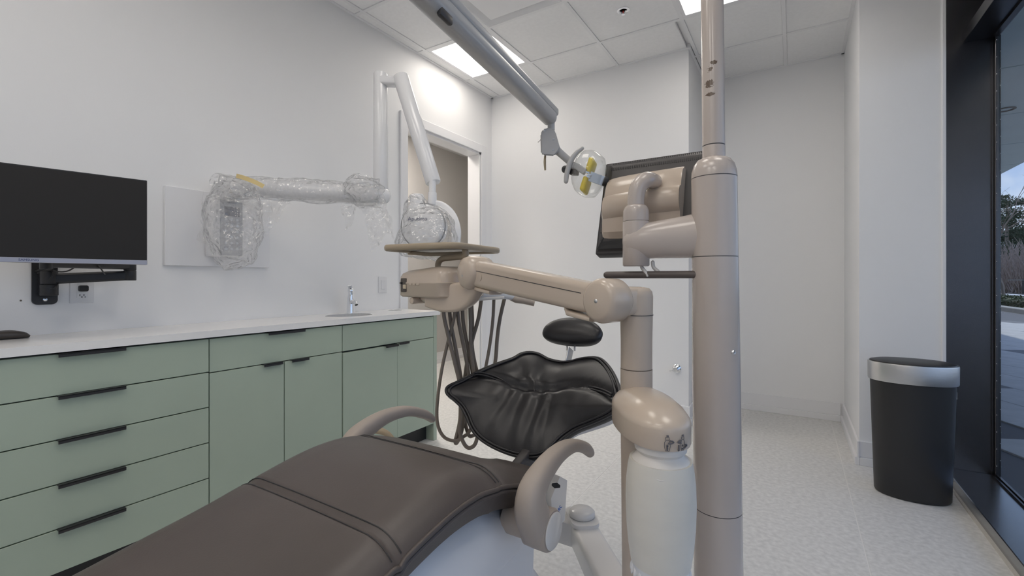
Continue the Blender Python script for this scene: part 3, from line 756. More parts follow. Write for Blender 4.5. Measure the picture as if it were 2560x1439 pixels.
# ================================================================== DENTAL CHAIR
XC = -0.755
ch = thing('dental_chair', (XC, 0.75, 0), 'dark brown padded dental chair with curved putty armrests on a pale base', 'dental chair')
# --- seat and leg cushion: profile along Y (top of the left edge, from the photo)
PRY = [-0.62, -0.50, -0.30, -0.05, 0.12, 0.27, 0.34, 0.42, 0.52, 0.60, 0.67, 0.77, 0.89, 0.98, 1.06, 1.16, 1.24]
PRZ = [0.555, 0.570, 0.588, 0.610, 0.632, 0.652, 0.664, 0.675, 0.697, 0.712, 0.721, 0.713, 0.672, 0.628, 0.586, 0.540, 0.512]
PRW = [0.13, 0.17, 0.200, 0.220, 0.230, 0.235, 0.235, 0.234, 0.233, 0.233, 0.234, 0.236, 0.238, 0.226, 0.198, 0.145, 0.09]
def lerp1(x, xs, ys):
    return float(np.interp(x, xs, ys))
def smooth_prof(y, ys):
    return sum(lerp1(y + d, PRY, ys) * w_ for d, w_ in ((-.05, .15), (-.025, .22), (0, .26), (.025, .22), (.05, .15)))
NS = 120; SEAMS = (0.510, 0.790)
def seat_pt(y, u):
    """u -1..1 across the top"""
    w_ = smooth_prof(y, PRW); zt = smooth_prof(y, PRZ)
    for k, ys in enumerate(SEAMS):
        ysm = ys - (0.02 * max(0, abs(u) - 0.6) / 0.4 if k else 0.0)
        d = abs(y - ysm); amt = 0.007 if k == 0 else 0.0028
        zt -= amt * math.exp(-(d / 0.009) ** 2)
    au = abs(u); drop = 0.004 * u * u + 0.032 * max(0, (au - 0.72) / 0.28) ** 2.2
    return Vector((XC + u * w_, y, zt + 0.032 - drop))
bm = BM(); ys_ = sorted(set([PRY[0] + (PRY[-1] - PRY[0]) * i / NS for i in range(NS + 1)] + [s + d for s in SEAMS for d in (-.016, -.011, -.007, -.003, 0, .003, .007, .011, .016)]))
US = [-1, -.97, -.93, -.88, -.82, -.74, -.6, -.4, -.2, 0, .2, .4, .6, .74, .82, .88, .93, .97, 1]
rows = []
for y in ys_:
    row = [bm.verts.new(seat_pt(y, u)) for u in US]
    w_ = smooth_prof(y, PRW); zt = row[0].co.z; th = 0.055 if y > 0.2 else 0.055 - 0.02 * min(1, (0.2 - y) / 0.6)
    for u, dz in ((0.985, .012), (0.955, .03), (0.92, th)): row.append(bm.verts.new((XC + u * w_, y, zt - dz)))
    for u, dz in ((-0.92, th), (-0.955, .03), (-0.985, .012)): row.append(bm.verts.new((XC + u * w_, y, zt - dz)))
    rows.append(row)
k = len(rows[0])
for r0, r1 in zip(rows, rows[1:]):
    for j in range(k): bm.faces.new((r0[j], r0[(j + 1) % k], r1[(j + 1) % k], r1[j]))
bm.faces.new(rows[0][::-1]); bm.faces.new(rows[-1])
seat = obj('seat_cushion', bm, VINYL, ch, 50)
for sgn in (1, -1):
    for off, dz, rad in ((1.004, -0.001, 0.0050), (0.998, -0.011, 0.0046)):
        bm = BM(); tube(bm, [seat_pt(y, sgn) + Vector((sgn * 0.0015 * 0 + (off - 1) * sgn * .22, 0, dz)) for y in ys_[3:-3:3]], rad, 8, 2); obj('piping', bm, VINYL, seat, 60)
for ys in SEAMS:
    for d in ((-.011, .011) if ys < 0.6 else (-.006, .006)):
        bm = BM(); tube(bm, [seat_pt(ys + d * (0.9), u) + Vector((0, 0, 0.0006)) for u in US[1:-1]], 0.0011, 6, 2); obj('stitch_line', bm, VINYLB, seat, 60)
# --- shell under the seat
def shell_ring(y, w_, zt, zb, e=3.2):
    zc, h = (zt + zb) / 2, (zt - zb) / 2
    return [Vector((XC + a, y, zc + b_)) for a, b_ in ell(w_, h, 28, e)]
bm = BM(); rings = []
for y, w_, zb in ((0.02, 0.13, 0.575), (0.10, 0.155, 0.52), (0.25, 0.180, 0.46), (0.42, 0.198, 0.435), (0.60, 0.208, 0.430), (0.78, 0.212, 0.435), (0.92, 0.210, 0.45), (1.02, 0.195, 0.475), (1.10, 0.15, 0.51)):
    rings.append([bm.verts.new(p) for p in shell_ring(y, w_, smooth_prof(y, PRZ) - 0.045, zb)])
for r0, r1 in zip(rings, rings[1:]):
    for j in range(28): bm.faces.new((r0[j], r0[(j + 1) % 28], r1[(j + 1) % 28], r1[j]))
bm.faces.new(rings[0][::-1]); bm.faces.new(rings[-1]); obj('seat_shell', bm, SHELL, ch, 60)
# --- base: leg, cover, floor plate
bm = BM(); rings = []
for z, x0, x1, y0, y1 in ((0.03, -0.17, 0.17, 0.45, 1.45), (0.08, -0.15, 0.15, 0.50, 1.40), (0.16, -0.12, 0.12, 0.62, 1.28), (0.30, -0.115, 0.125, 0.70, 1.16), (0.42, -0.12, 0.15, 0.74, 1.12), (0.485, -0.10, 0.17, 0.78, 1.08)):
    rings.append([bm.verts.new((XC + (x0 + x1) / 2 + a, (y0 + y1) / 2 + b_, z)) for a, b_ in roundrect((x1 - x0) / 2, (y1 - y0) / 2, 0.04, 4)])
k = len(rings[0])
for r0, r1 in zip(rings, rings[1:]):
    for j in range(k): bm.faces.new((r0[j], r0[(j + 1) % k], r1[(j + 1) % k], r1[j]))
bm.faces.new(rings[0][::-1]); bm.faces.new(rings[-1]); obj('pedestal', bm, SHELL, ch, 45)
bm = BM(); extr(bm, [Vector((XC + a, 0.98 + b_, 0.002)) for a, b_ in roundrect(0.30, 0.52, 0.14, 8)], (0, 0, 0.028)); obj('floor_plate', bm, LGREY, ch, 40)
# --- back bracket with badge, link arm to the posts
bx0 = at(1410, 1240, 1.42)
bm = BM(); extr(bm, [at(1382, 1330, 1.40), at(1378, 1245, 1.45), at(1400, 1190, 1.50), at(1418, 1200, 1.50), at(1412, 1300, 1.42)], Vector((-0.20, 0.05, 0.0))); obj('back_bracket', bm, LGREY, ch, 40)
text('badge_lettering', 'a-dec', 0.017, at(1394, 1276, 1.395), (at(1412, 1250, 1.40) - at(1380, 1300, 1.40)), Vector((-0.5, -0.3, 0.6)), BLUE, ch, 0.0008)
cp = onZ(1455, 1282, 0.345)
bm = BM(); box(bm, XC + 0.02, cp.x + 0.02, cp.y - 0.05, cp.y + 0.045, 0.245, 0.325, 0.012, 2); obj('support_beam', bm, LGREY, ch, 40)
le = Vector((-0.318, 1.073, 0))
d_ = (le - Vector((cp.x, cp.y, 0))).normalized(); s_ = Vector((-d_.y, d_.x, 0))
bm = BM(); sweep(bm, [Vector((cp.x, cp.y, 0.285)) - d_ * 0.02, Vector((cp.x, cp.y, 0.285)) + d_ * 0.08, Vector((le.x, le.y, 0.285)) + d_ * 0.05], [roundrect(0.046, 0.040, 0.018), roundrect(0.046, 0.040, 0.018), roundrect(0.052, 0.042, 0.018)], up=(0, 0, 1)); obj('link_arm', bm, LGREY, ch, 40)
bm = BM(); extr(bm, [Vector((cp.x, cp.y, 0.325)) + d_ * a + s_ * b_ for a, b_ in roundrect(0.066, 0.046, 0.028)], (0, 0, 0.012)); obj('link_cover', bm, LGREY, ch, 40)
bm = BM(); lathe(bm, (cp.x, cp.y, 0.337), [(0.040, 0), (0.043, 0.003), (0.043, 0.014), (0.036, 0.021), (0.001, 0.022)], 40); obj('pivot_cap', bm, LGREY, ch, 50)
bm = BM(); ellipsoid(bm, at(1500, 1439, 1.55), (0.05, 0, 0), (0, 0.07, 0), (0, 0, 0.03)); obj('foot_control_cover', bm, LGREY, ch, 60)

# --- backrest
OB = Vector((XC, 1.300, 0.548)); ET = Vector((0, 0.747, 0.665)).normalized(); EN = Vector((0, -ET.z, ET.y))
CURV = 1.28
def back_s(x, t, d=0.0):
    c_ = CURV * x * x
    n_ = (EN - Vector((1, 0, 0)) * 2 * CURV * x).normalized()
    return OB + Vector((x, 0, 0)) + ET * t + EN * c_ + n_ * d
def solve_back(px, py):
    r = ray(px, py); x, t = (px - 1340) / 700, (1140 - py) / 600
    a_ = Vector((_c, _s, 0))
    def pr(x, t):
        p = back_s(x, t) - EY; D = p.dot(Vector((-_s, _c, 0))); return 1280 + F_PX * p.dot(a_) / D, HORIZON - F_PX * p.z / D
    for _ in range(40):
        u0, v0_ = pr(x, t); e = 1e-4
        ux, vx = pr(x + e, t); ut, vt = pr(x, t + e)
        J = np.array([[(ux - u0) / e, (ut - u0) / e], [(vx - v0_) / e, (vt - v0_) / e]])
        dx = np.linalg.lstsq(J, np.array([px - u0, py - v0_]), rcond=None)[0]
        x += float(np.clip(dx[0], -.05, .05)); t += float(np.clip(dx[1], -.05, .05))
    return x, t
BO = [(128, 765), (160, 730), (250, 690), (350, 640), (470, 580), (600, 530), (730, 485), (800, 445), (880, 432), (960, 447), (1040, 490), (1120, 512), (1180, 520), (1260, 512), (1340, 490), (1440, 480), (1520, 495), (1590, 560), (1650, 660), (1690, 780), (1705, 880), (1680, 930), (1600, 990), (1450, 1060), (1300, 1120), (1180, 1200), (1100, 1280), (1020, 1350), (920, 1378), (800, 1370), (680, 1340), (540, 1280), (420, 1200), (350, 1110), (310, 1010), (260, 920), (190, 850), (140, 810)]
OUT = [solve_back(1080 + a / 3.598, 760 + b_ / 3.598) for a, b_ in BO]
print('BACK', [(round(a, 3), round(b_, 3)) for a, b_ in OUT])
def dens(loop, n):
    pts = [Vector((a, b_, 0)) for a, b_ in loop]; out = []
    m = len(pts)
    for i in range(m):
        p0, p1, p2, p3 = pts[i - 1], pts[i], pts[(i + 1) % m], pts[(i + 2) % m]
        for k in range(n):
            t = k / n; out.append(0.5 * ((2 * p1) + (p2 - p0) * t + (2 * p0 - 5 * p1 + 4 * p2 - p3) * t * t + (3 * p1 - p0 - 3 * p2 + p3) * t ** 3))
    return out
BL = dens(OUT, 3)
SEAM_PX = [(350, 648), (430, 640), (560, 675), (680, 735), (780, 785), (900, 810), (1020, 818), (1150, 808), (1280, 782), (1400, 772), (1500, 785), (1590, 815), (1665, 855)]
SEAM = catmull([Vector((*solve_back(1080 + a / 3.598, 760 + b_ / 3.598), 0)) for a, b_ in SEAM_PX], 6)
cen = Vector((sum(p.x for p in BL) / len(BL), 0.20, 0))
def seam_d(x, t):
    return min((Vector((x, t, 0)) - q).length for q in SEAM)
def back_d(x, t, f):
    """cushion height over the shell at radial fraction f (1 = rim)"""
    d = 0.042 * (1 - f ** 3.2)
    sd_ = seam_d(x, t); d -= 0.017 * math.exp(-(sd_ / 0.014) ** 2)
    tt = t - (0.235 + 0.25 * x * x)
    if tt < 0.03:   # vertical gathers in the lower half
        g_ = math.exp(-((x + 0.03) / 0.17) ** 2) * max(0, 1 - f ** 4)
        d += g_ * 0.0042 * (math.sin(88 * x + 16 * t * x + 2.6 * noise.noise(Vector((x * 9, t * 5, 0)))) ) * (0.5 + 0.5 * min(1, -tt / 0.06 + .4))
    else:
        g_ = math.exp(-((x + 0.09) / 0.10) ** 2) * math.exp(-(tt / 0.09) ** 2)
        d += g_ * 0.004 * math.sin(75 * x + 8 * t)
    return d
bm = BM(); NR = 26; rings = []
for i in range(NR + 1):
    f = 1 - i / NR
    f = f ** 0.8 if i < NR else 0.0
    if i == NR: break
    rings.append([bm.verts.new(back_s(cen.x + (p.x - cen.x) * f, cen.y + (p.y - cen.y) * f, back_d(cen.x + (p.x - cen.x) * f, cen.y + (p.y - cen.y) * f, f))) for p in BL])
cv = bm.verts.new(back_s(cen.x, cen.y, back_d(cen.x, cen.y, 0)))
m_ = len(BL)
for r0, r1 in zip(rings, rings[1:]):
    for j in range(m_): bm.faces.new((r0[j], r0[(j + 1) % m_], r1[(j + 1) % m_], r1[j]))
for j in range(m_): bm.faces.new((rings[-1][j], rings[-1][(j + 1) % m_], cv))
last = rings[0]
for f, d in ((1.0, -0.012), (0.985, -0.024), (0.9, -0.034), (0.6, -0.045), (0.2, -0.05)):
    ring = [bm.verts.new(back_s(cen.x + (p.x - cen.x) * f, cen.y + (p.y - cen.y) * f, d)) for p in BL]
    for j in range(m_): bm.faces.new((last[j], ring[j], ring[(j + 1) % m_], last[(j + 1) % m_]))
    last = ring
bm.faces.new(last)
back = obj('backrest', bm, VINYLB, ch, 60)
bm = BM(); loop = [back_s(p.x, p.y, 0.0) for p in BL]; sweep(bm, loop + [loop[0]], [circ(0.0058, 8)] * (m_ + 1), cap=False); obj('piping', bm, VINYLB, back, 60)
bm = BM(); loop = [back_s(cen.x + (p.x - cen.x) * 0.968, cen.y + (p.y - cen.y) * 0.968, 0.008) for p in BL]; sweep(bm, loop + [loop[0]], [circ(0.004, 8)] * (m_ + 1), cap=False); obj('piping', bm, VINYLB, back, 60)
for off in (-0.005, 0.005):
    bm = BM(); P = [back_s(q.x, q.y + off, back_d(q.x, q.y + off, 0.75) + 0.004) for q in SEAM[2:-2]]; tube(bm, P, 0.0032, 8, 1); obj('seam_piping', bm, VINYLB, back, 60)
bm = BM(); rings = []
for f, d in ((0.88, -0.030), (0.86, -0.052), (0.75, -0.066), (0.4, -0.075)):
    rings.append([bm.verts.new(back_s(cen.x + (p.x - cen.x) * f, cen.y + (p.y - cen.y) * f, d)) for p in BL[::2]])
k = len(rings[0])
for r0, r1 in zip(rings, rings[1:]):
    for j in range(k): bm.faces.new((r0[j], r0[(j + 1) % k], r1[(j + 1) % k], r1[j]))
bm.faces.new(rings[-1]); bm.faces.new(rings[0][::-1]); obj('back_shell', bm, SHELL, ch, 60)
bm = BM(); sweep(bm, [Vector((XC, 1.06, 0.50)), Vector((XC, 1.25, 0.49)), back_s(0, 0.06, -0.07), back_s(0, 0.22, -0.075)], [roundrect(0.06, 0.018, 0.01)] * 4, up=(1, 0, 0)); obj('back_hinge', bm, DARKP, ch, 40)
# --- headrest
hc = onX(1433, 829, XC); D_h = (hc - EY).dot(Vector((-_s, _c, 0)))
vu = Vector((0, 0.56, 0.83)).normalized(); vn = Vector((0, -vu.z, vu.y))
bm = BM(); ellipsoid(bm, hc, Vector((0.128, 0, 0)), vu * 0.060, vn * 0.042, 48, 28, 2.25)
for v in bm.verts:
    q = v.co - hc; a_, b_, c_ = q.x / 0.128, q.dot(vu) / 0.060, q.dot(vn)
    v.co += vu * (-0.014 * a_ * a_) + vn * (0.010 * a_ * a_)
hr = obj('headrest', bm, VINYLB, ch, 60)
bm = BM(); lp = []
for i in range(49):
    a_ = 2 * math.pi * i / 48; q = hc + Vector((0.1285 * math.cos(a_), 0, 0)) + vu * (0.0605 * math.sin(a_)) ; x_ = math.cos(a_); q += vu * (-0.014 * x_ * x_) + vn * (0.010 * x_ * x_)
    lp.append(q)
sweep(bm, lp, [circ(0.0018, 6)] * 49, cap=False); obj('piping', bm, VINYLB, hr, 60)
bt = onX(1416, 905, XC); bt.y += 0.015
bm = BM(); sweep(bm, [back_s(0, 0.30, -0.03), bt, onX(1424, 872, XC + 0.0) + Vector((0, .01, 0))], [roundrect(0.024, 0.003, 0.002)] * 3, up=(1, 0, 0)); obj('headrest_strap', bm, STEEL, ch, 40)
bm = BM(); bb = onX(1424, 868, XC) + Vector((0, .012, 0))
for s in (-1, 1): tube(bm, [bb + Vector((s * 0.017, 0, -0.014)), bb + Vector((s * 0.016, 0, 0)), bb + Vector((s * 0.02, -0.004, 0.014))], 0.0035, 8, 4)
obox(bm, bb + Vector((0, 0, 0.016)), (0.028, 0, 0), (0, .014, 0), (0, 0, .007), 0.003); obj('headrest_clamp', bm, LGREY, ch, 40)
# --- armrests
ARM = [(1346, 1319), (1328, 1276), (1330, 1230), (1355, 1180), (1392, 1135), (1430, 1113), (1460, 1118), (1474, 1131)]
XA = -0.472
armp = [onX(px, py, XA) for px, py in ARM]
print('ARM', [(round(p.y, 3), round(p.z, 3)) for p in armp])
AW = [(0.031, 0.040), (0.030, 0.038), (0.027, 0.033), (0.023, 0.026), (0.020, 0.020), (0.018, 0.016), (0.017, 0.015), (0.013, 0.011)]
for sgn in (1, -1):
    mx_ = (lambda p: Vector((p.x if sgn > 0 else 2 * XC - p.x, p.y, p.z)))
    bm = BM(); P = catmull([mx_(p) for p in armp], 6); a_ = interp([q[0] for q in AW], len(P)); b_ = interp([q[1] for q in AW], len(P))
    sweep(bm, P, [ell(b2, a2, 20, 2.8) for a2, b2 in zip(a_, b_)], up=(1, 0, 0))
    e0 = P[-1]; ellipsoid(bm, e0, Vector((a_[-1] * 1.02, 0, 0)), Vector((0, b_[-1] * 1.1, 0)), Vector((0, 0, b_[-1] * 1.1)), 20, 12)
    hub = mx_(onX(1352, 1316, XA)); lathe(bm, hub - Vector((sgn * 0.032, 0, 0)), [(0.036, 0), (0.043, 0.006), (0.0445, 0.03), (0.0445, 0.056), (0.041, 0.062), (0.001, 0.063)], 36, axis=(sgn, 0, 0))
    lathe(bm, hub - Vector((sgn * 0.085, 0, 0)), [(0.034, 0), (0.034, 0.06)], 30, axis=(sgn, 0, 0))
    ar = obj('armrest', bm, PUTTY, ch, 50)
    bm = BM(); lathe(bm, hub + Vector((sgn * 0.0305, 0, 0)), [(0.038, 0), (0.0385, 0.002), (0.036, 0.004), (0.001, 0.0045)], 36, axis=(sgn, 0, 0)); obj('pivot_cover', bm, LGREY, ar, 50)
bm = BM(); obox(bm, at(1390, 1213, 1.22), (at(1397, 1219, 1.25) - at(1390, 1213, 1.25)) * 0.55, Vector((0.006, 0.006, 0)), Vector((0, 0, 0.004)), 0.0015, 2); obj('release_lever', bm, BLACKP, ch, 40)
# arched putty tube over the far armrest
bm = BM(); tube(bm, [at(868, 1100, 1.50), at(890, 1084, 1.50), at(915, 1075.5, 1.50), at(945, 1075.5, 1.50), at(968, 1084, 1.50), at(984, 1102, 1.50)], [0.009, 0.0105, 0.0115, 0.0115, 0.010, 0.009], 14, 6); obj('arm_loop', bm, mat('tan_tube', (0.42, 0.335, 0.225), 0.3), ch, 60)

# ================================================================== DELIVERY UNIT
D1 = 1.08
P1 = at(1591, HORIZON, D1); P1.z = 0
def zpx(py, D): return EYE + (HORIZON - py) / F_PX * D
K1 = D1 / F_PX
du = thing('delivery_unit', (P1.x, P1.y, 0.27), 'beige delivery arm with instrument tray head and hanging hoses on its post', 'delivery unit')
du.location.z = 0.326
def prof_px(rows_, D, base=0.0): return [(hw * D / F_PX, zpx(y, D) - base) for hw, y in rows_]
bm = BM(); lathe(bm, P1, prof_px([(34, 1540), (37, 1200), (38.5, 1050), (38.8, 921)], D1), 40); obj('post', bm, BEIGEM, du, 50)
bm = BM(); lathe(bm, P1, prof_px([(38.3, 919), (38.3, 850), (39.5, 786), (40, 740), (38, 728), (31, 720), (18, 717), (1, 716.5)], D1), 40); ps = obj('post_sleeve', bm, BEIGEM, du, 50)
bm = BM(); P = [P1 + Vector((math.cos(a_) * 0.0382, math.sin(a_) * 0.0382, zpx(786, D1))) for a_ in [2 * math.pi * i / 40 for i in range(41)]]; sweep(bm, P, [circ(0.0008, 6)] * 41, cap=False); obj('joint_line', bm, DARKP, ps, 60)
# arm between the two drums
A0 = at(1517, 751, 1.055); A1 = at(1190, 682, 1.52)
ad = (A1 - A0).normalized(); asd = ad.cross(UP).normalized(); aup = asd.cross(ad).normalized()
if asd.dot(ray(1300, 700)) > 0: asd = -asd                      # asd points towards the viewer
bm = BM(); P = [A0 + ad * 0.02, A0 + ad * 0.06, A0.lerp(A1, .5), A1 - ad * 0.05, A1 - ad * 0.01]
sweep(bm, P, [roundrect(0.030, 0.034, 0.015), roundrect(0.030, 0.0365, 0.016), roundrect(0.031, 0.040, 0.016), roundrect(0.032, 0.043, 0.017), roundrect(0.032, 0.041, 0.016)], up=(0, 0, 1)); arm = obj('arm_beam', bm, BEIGE, du, 40)
bm = BM(); tube(bm, [A0 + ad * 0.055 + asd * 0.0303 + aup * 0.010, A1 - ad * 0.045 + asd * 0.0322 + aup * 0.012], 0.0011, 6, 1); obj('panel_gap', bm, DARKP, arm)
bm = BM(); lathe(bm, A1 - ad * 0.075 + asd * 0.0318 - aup * 0.005, [(0.012, 0), (0.0125, 0.0015), (0.001, 0.002)], 24, axis=asd); obj('screw_cap', bm, BEIGE, arm, 40)
for c_, L_ in ((A0 + ad * 0.075, 0.05), (A1 - ad * 0.07, 0.055)):
    bm = BM(); sweep(bm, [c_ - ad * L_, c_ - ad * L_ * .3, c_ + ad * L_ * 0.6, c_ + ad * L_] if c_ != 0 else [], [[(a * k_, -0.036 - (0.012 if k_ > .8 else 0.002) + b_ * 0.3) for a, b_ in roundrect(0.029, 0.022, 0.012)] for k_ in (0.9, 1.0, 0.9, 0.5)], up=(0, 0, 1)); obj('under_cover', bm, BEIGE, arm, 40)
bm = BM(); dc = A0 + Vector((0, 0, 0.0)); lathe(bm, dc - asd * 0.044, [(0.034, 0), (0.046, 0.006), (0.0515, 0.016), (0.052, 0.062), (0.047, 0.074), (0.038, 0.079), (0.001, 0.081)], 44, axis=asd); dr = obj('elbow_drum', bm, BEIGE, du, 50)
bm = BM(); lathe(bm, dc + asd * 0.0368, [(0.005, 0), (0.004, 0.0015), (0.001, 0.002)], 14, axis=asd); obj('screw', bm, STEEL, dr, 50)
bm = BM(); sweep(bm, [P1 + UP * zpx(752, D1), A0 - ad * 0.01 - asd * 0.01], [roundrect(0.030, 0.034, 0.016)] * 2, up=(0, 0, 1)); obj('elbow_neck', bm, BEIGE, du, 40)
# head drum, yoke
bm = BM(); lathe(bm, A1 - asd * 0.05, [(0.040, 0), (0.052, 0.008), (0.056, 0.03), (0.056, 0.075), (0.050, 0.092), (0.038, 0.100), (0.001, 0.103)], 40, axis=asd); hdm = obj('head_drum', bm, BEIGE, du, 50)
bm = BM(); lathe(bm, A1 + asd * 0.0525 - aup * 0.01, [(0.0035, 0), (0.001, 0.0012)], 10, axis=asd); obj('screw', bm, STEEL, hdm, 50)
bm = BM(); P = catmull([at(1190, 690, 1.53), at(1186, 712, 1.53), at(1172, 731, 1.55), at(1145, 742, 1.58), at(1105, 744, 1.62), at(1066, 738, 1.66)], 6)
sweep(bm, P, [roundrect(a_, b_, min(a_, b_) * .7) for a_, b_ in zip(interp([.040, .040, .045, .05, .05, .04], len(P)), interp([.026, .024, .02, .016, .014, .006], len(P)))], up=asd); obj('yoke', bm, BEIGE, du, 50)
# control head
HU = Vector((0.985, -0.17, 0)).normalized(); HV = Vector((0.17, 0.985, 0)).normalized()
HC = at(1078, 707, 1.70) + HV * 0.05
bm = BM(); rings = []
for z, k_, dzz in ((-0.052, 0.94, 0), (-0.046, 0.99, 0), (-0.004, 1.0, 0), (-0.002, 1.012, 0), (0.002, 1.012, 0), (0.004, 0.995, 0), (0.030, 0.98, 0), (0.046, 0.93, 0), (0.054, 0.80, 0.002), (0.057, 0.5, 0.004)):
    rings.append([bm.verts.new(HC + HU * a * k_ + HV * b_ * k_ + UP * (z * (1 - 0.35 * max(0, -a / 0.145) ** 2 if z > 0.01 else 1) + dzz)) for a, b_ in roundrect(0.145, 0.110, 0.045, 6)])
k = len(rings[0])
for r0, r1 in zip(rings, rings[1:]):
    for j in range(k): bm.faces.new((r0[j], r0[(j + 1) % k], r1[(j + 1) % k], r1[j]))
bm.faces.new(rings[0][::-1]); bm.faces.new(rings[-1]); hd = obj('control_head', bm, BEIGE, du, 45)
# connector recess on the near left end of the head
cn = HC - HU * 0.146 - HV * 0.075
bm = BM(); obox(bm, HC - HU * 0.088 - HV * 0.1095 - UP * 0.008, HU * 0.017, HV * 0.002, UP * 0.026, 0.004, 2); rc = obj('socket_recess', bm, mat('recess_brown', (0.11, 0.095, 0.085), 0.6), hd, 40)
bm = BM(); obox(bm, HC - HU * 0.080 - HV * 0.112 - UP * 0.014, HU * 0.009, HV * 0.003, UP * 0.008, 0.002, 1); obj('socket', bm, mat('cream_plastic', (0.62, 0.52, 0.38), 0.4), rc, 40)
bm = BM(); cyl(bm, HC - HU * 0.098 - HV * 0.110, HC - HU * 0.098 - HV * 0.117, 0.0045, n=10); obj('switch_stub', bm, BLACKP, rc, 40)
for a_ in (-0.045, -0.022, 0.0):
    bm = BM(); obox(bm, HC + HU * a_ - HV * 0.111 - UP * 0.005, HU * 0.008, HV * 0.002, UP * 0.004, 0.001, 1); obj('latch', bm, BEIGE, hd)
bm = BM(); ellipsoid(bm, HC - UP * 0.056 + HU * 0.0, HU * 0.085, HV * 0.08, UP * 0.030); obj('swivel_boss', bm, BEIGE, du, 60)
bm = BM(); cyl(bm, HC - UP * 0.066 - HU * 0.055 - HV * 0.10, HC - UP * 0.066 - HU * 0.055 - HV * 0.03, 0.013, bev=0.003); obj('brake_knob', bm, BEIGE, du, 40)
# tray
TC = Vector((-1.165, 1.375, 1.250)); TU = Vector((0.992, 0.10, 0)).normalized(); TV = Vector((-0.10, 0.992, 0)).normalized()
bm = BM(); P = [TC + TU * a + TV * b_ for a, b_ in roundrect(0.160, 0.175, 0.045, 6)]; sweep(bm, P + [P[0], P[1]], [ell(0.010, 0.0115, 10, 3)] * (len(P) + 2), up=(0, 0, 1), cap=False); tr = obj('tray_rim', bm, mat('tan_plastic', (0.40, 0.325, 0.23), 0.4), du, 50)
bm = BM(); extr(bm, [TC + TU * a + TV * b_ - UP * 0.002 for a, b_ in roundrect(0.154, 0.170, 0.045, 6)], (0, 0, 0.004)); obj('tray_panel', bm, mat('tray_pale', (0.62, 0.60, 0.58), 0.4), tr)
bm = BM(); tube(bm, [HC + HU * -0.02 + UP * 0.045, HC + HU * -0.02 + UP * 0.075, HC + HU * 0.005 + UP * 0.092, HC + HU * 0.06 + UP * 0.095, HC + HU * 0.125 + UP * 0.098, HC + HU * 0.135 + UP * 0.108, HC + HU * 0.13 + UP * 0.122], 0.0115, 14, 6); obj('tray_stem', bm, mat('tan_plastic', (0.40, 0.325, 0.23), 0.4), du, 60)
bm = BM(); lathe(bm, HC + HU * -0.02 + UP * 0.044, [(0.03, 0), (0.028, 0.010), (0.018, 0.014)], 24); obj('stem_collar', bm, BEIGE, du, 50)
bm = BM(); sweep(bm, [TC - UP * 0.010 - TU * 0.17, TC - UP * 0.012 - TU * 0.13, TC - UP * 0.018 - TU * 0.08, TC - UP * 0.018 + TU * 0.1], [roundrect(0.014, 0.007, 0.004)] * 4, up=(0, 0, 1)); obj('tray_spine', bm, mat('tan_plastic', (0.40, 0.325, 0.23), 0.4), tr, 50)
# holder bar, handle, hoses
w0 = at(1150, 738, 1.74); w1 = at(1275, 738, 1.82)
bm = BM(); P = [at(1140, 728, 1.74), at(1200, 727, 1.77), at(1245, 733, 1.80), at(1281, 741, 1.82)]; sweep(bm, P, [roundrect(0.03, 0.026, 0.015), roundrect(0.03, 0.028, 0.015), roundrect(0.03, 0.018, 0.012), roundrect(0.022, 0.014, 0.01)], up=(0, 0, 1)); hb = obj('instrument_holder', bm, WHITEP, du, 45)
bm = BM(); sweep(bm, [at(1180, 748, 1.75), at(1255, 743, 1.80)], [roundrect(0.024, 0.006, 0.004)] * 2, up=(0, 0, 1)); obj('holder_lip', bm, IVORY, du, 45)
bm = BM(); tube(bm, [at(1272, 741, 1.81), at(1290, 748, 1.81), at(1312, 752, 1.81), at(1336, 757.5, 1.81)], [0.010, 0.014, 0.0125, 0.0125], 16, 5); obj('handle', bm, PUTTY, du, 50)
HO = [
 [(1108, 748), (1110, 790), (1121, 840), (1138, 910), (1150, 965), (1151, 1030), (1149, 1075), (1160, 1108), (1174, 1119), (1190, 1104), (1197, 1050), (1188, 960), (1177, 870), (1176, 800), (1174, 746)],
 [(1140, 750), (1135, 795), (1121, 850), (1106, 915), (1096, 980), (1092, 1035), (1097, 1070), (1113, 1094), (1140, 1101), (1160, 1090), (1175, 1075), (1195, 1020), (1212, 930), (1224, 865), (1232, 800), (1235, 742)],
 [(1122, 748), (1126, 800), (1138, 865), (1150, 930), (1158, 985), (1160, 1040), (1152, 1085), (1142, 1106), (1139, 1100), (1150, 1050), (1160, 960), (1168, 905), (1182, 845), (1196, 795), (1204, 742)],
 [(1140, 748), (1147, 805), (1160, 870), (1170, 925), (1176, 985), (1162, 1040), (1170, 1082), (1180, 1089), (1200, 1070), (1222, 1000), (1238, 905), (1243, 845), (1250, 795), (1262, 742)],
 [(1156, 748), (1158, 805), (1170, 870), (1182, 935), (1190, 990), (1200, 1040), (1208, 1040), (1206, 980), (1188, 910), (1180, 860), (1181, 800), (1178, 746)],
]
for k_, H_ in enumerate(HO):
    n = len(H_); bm = BM()
    pts = [at(px, py, 1.79 + 0.012 * k_ + 0.05 * i / n) for i, (px, py) in enumerate(H_)]
    tube(bm, pts, 0.0078 if k_ != 1 else 0.0068, 10, 6); obj('hose', bm, HOSE, du, 60)

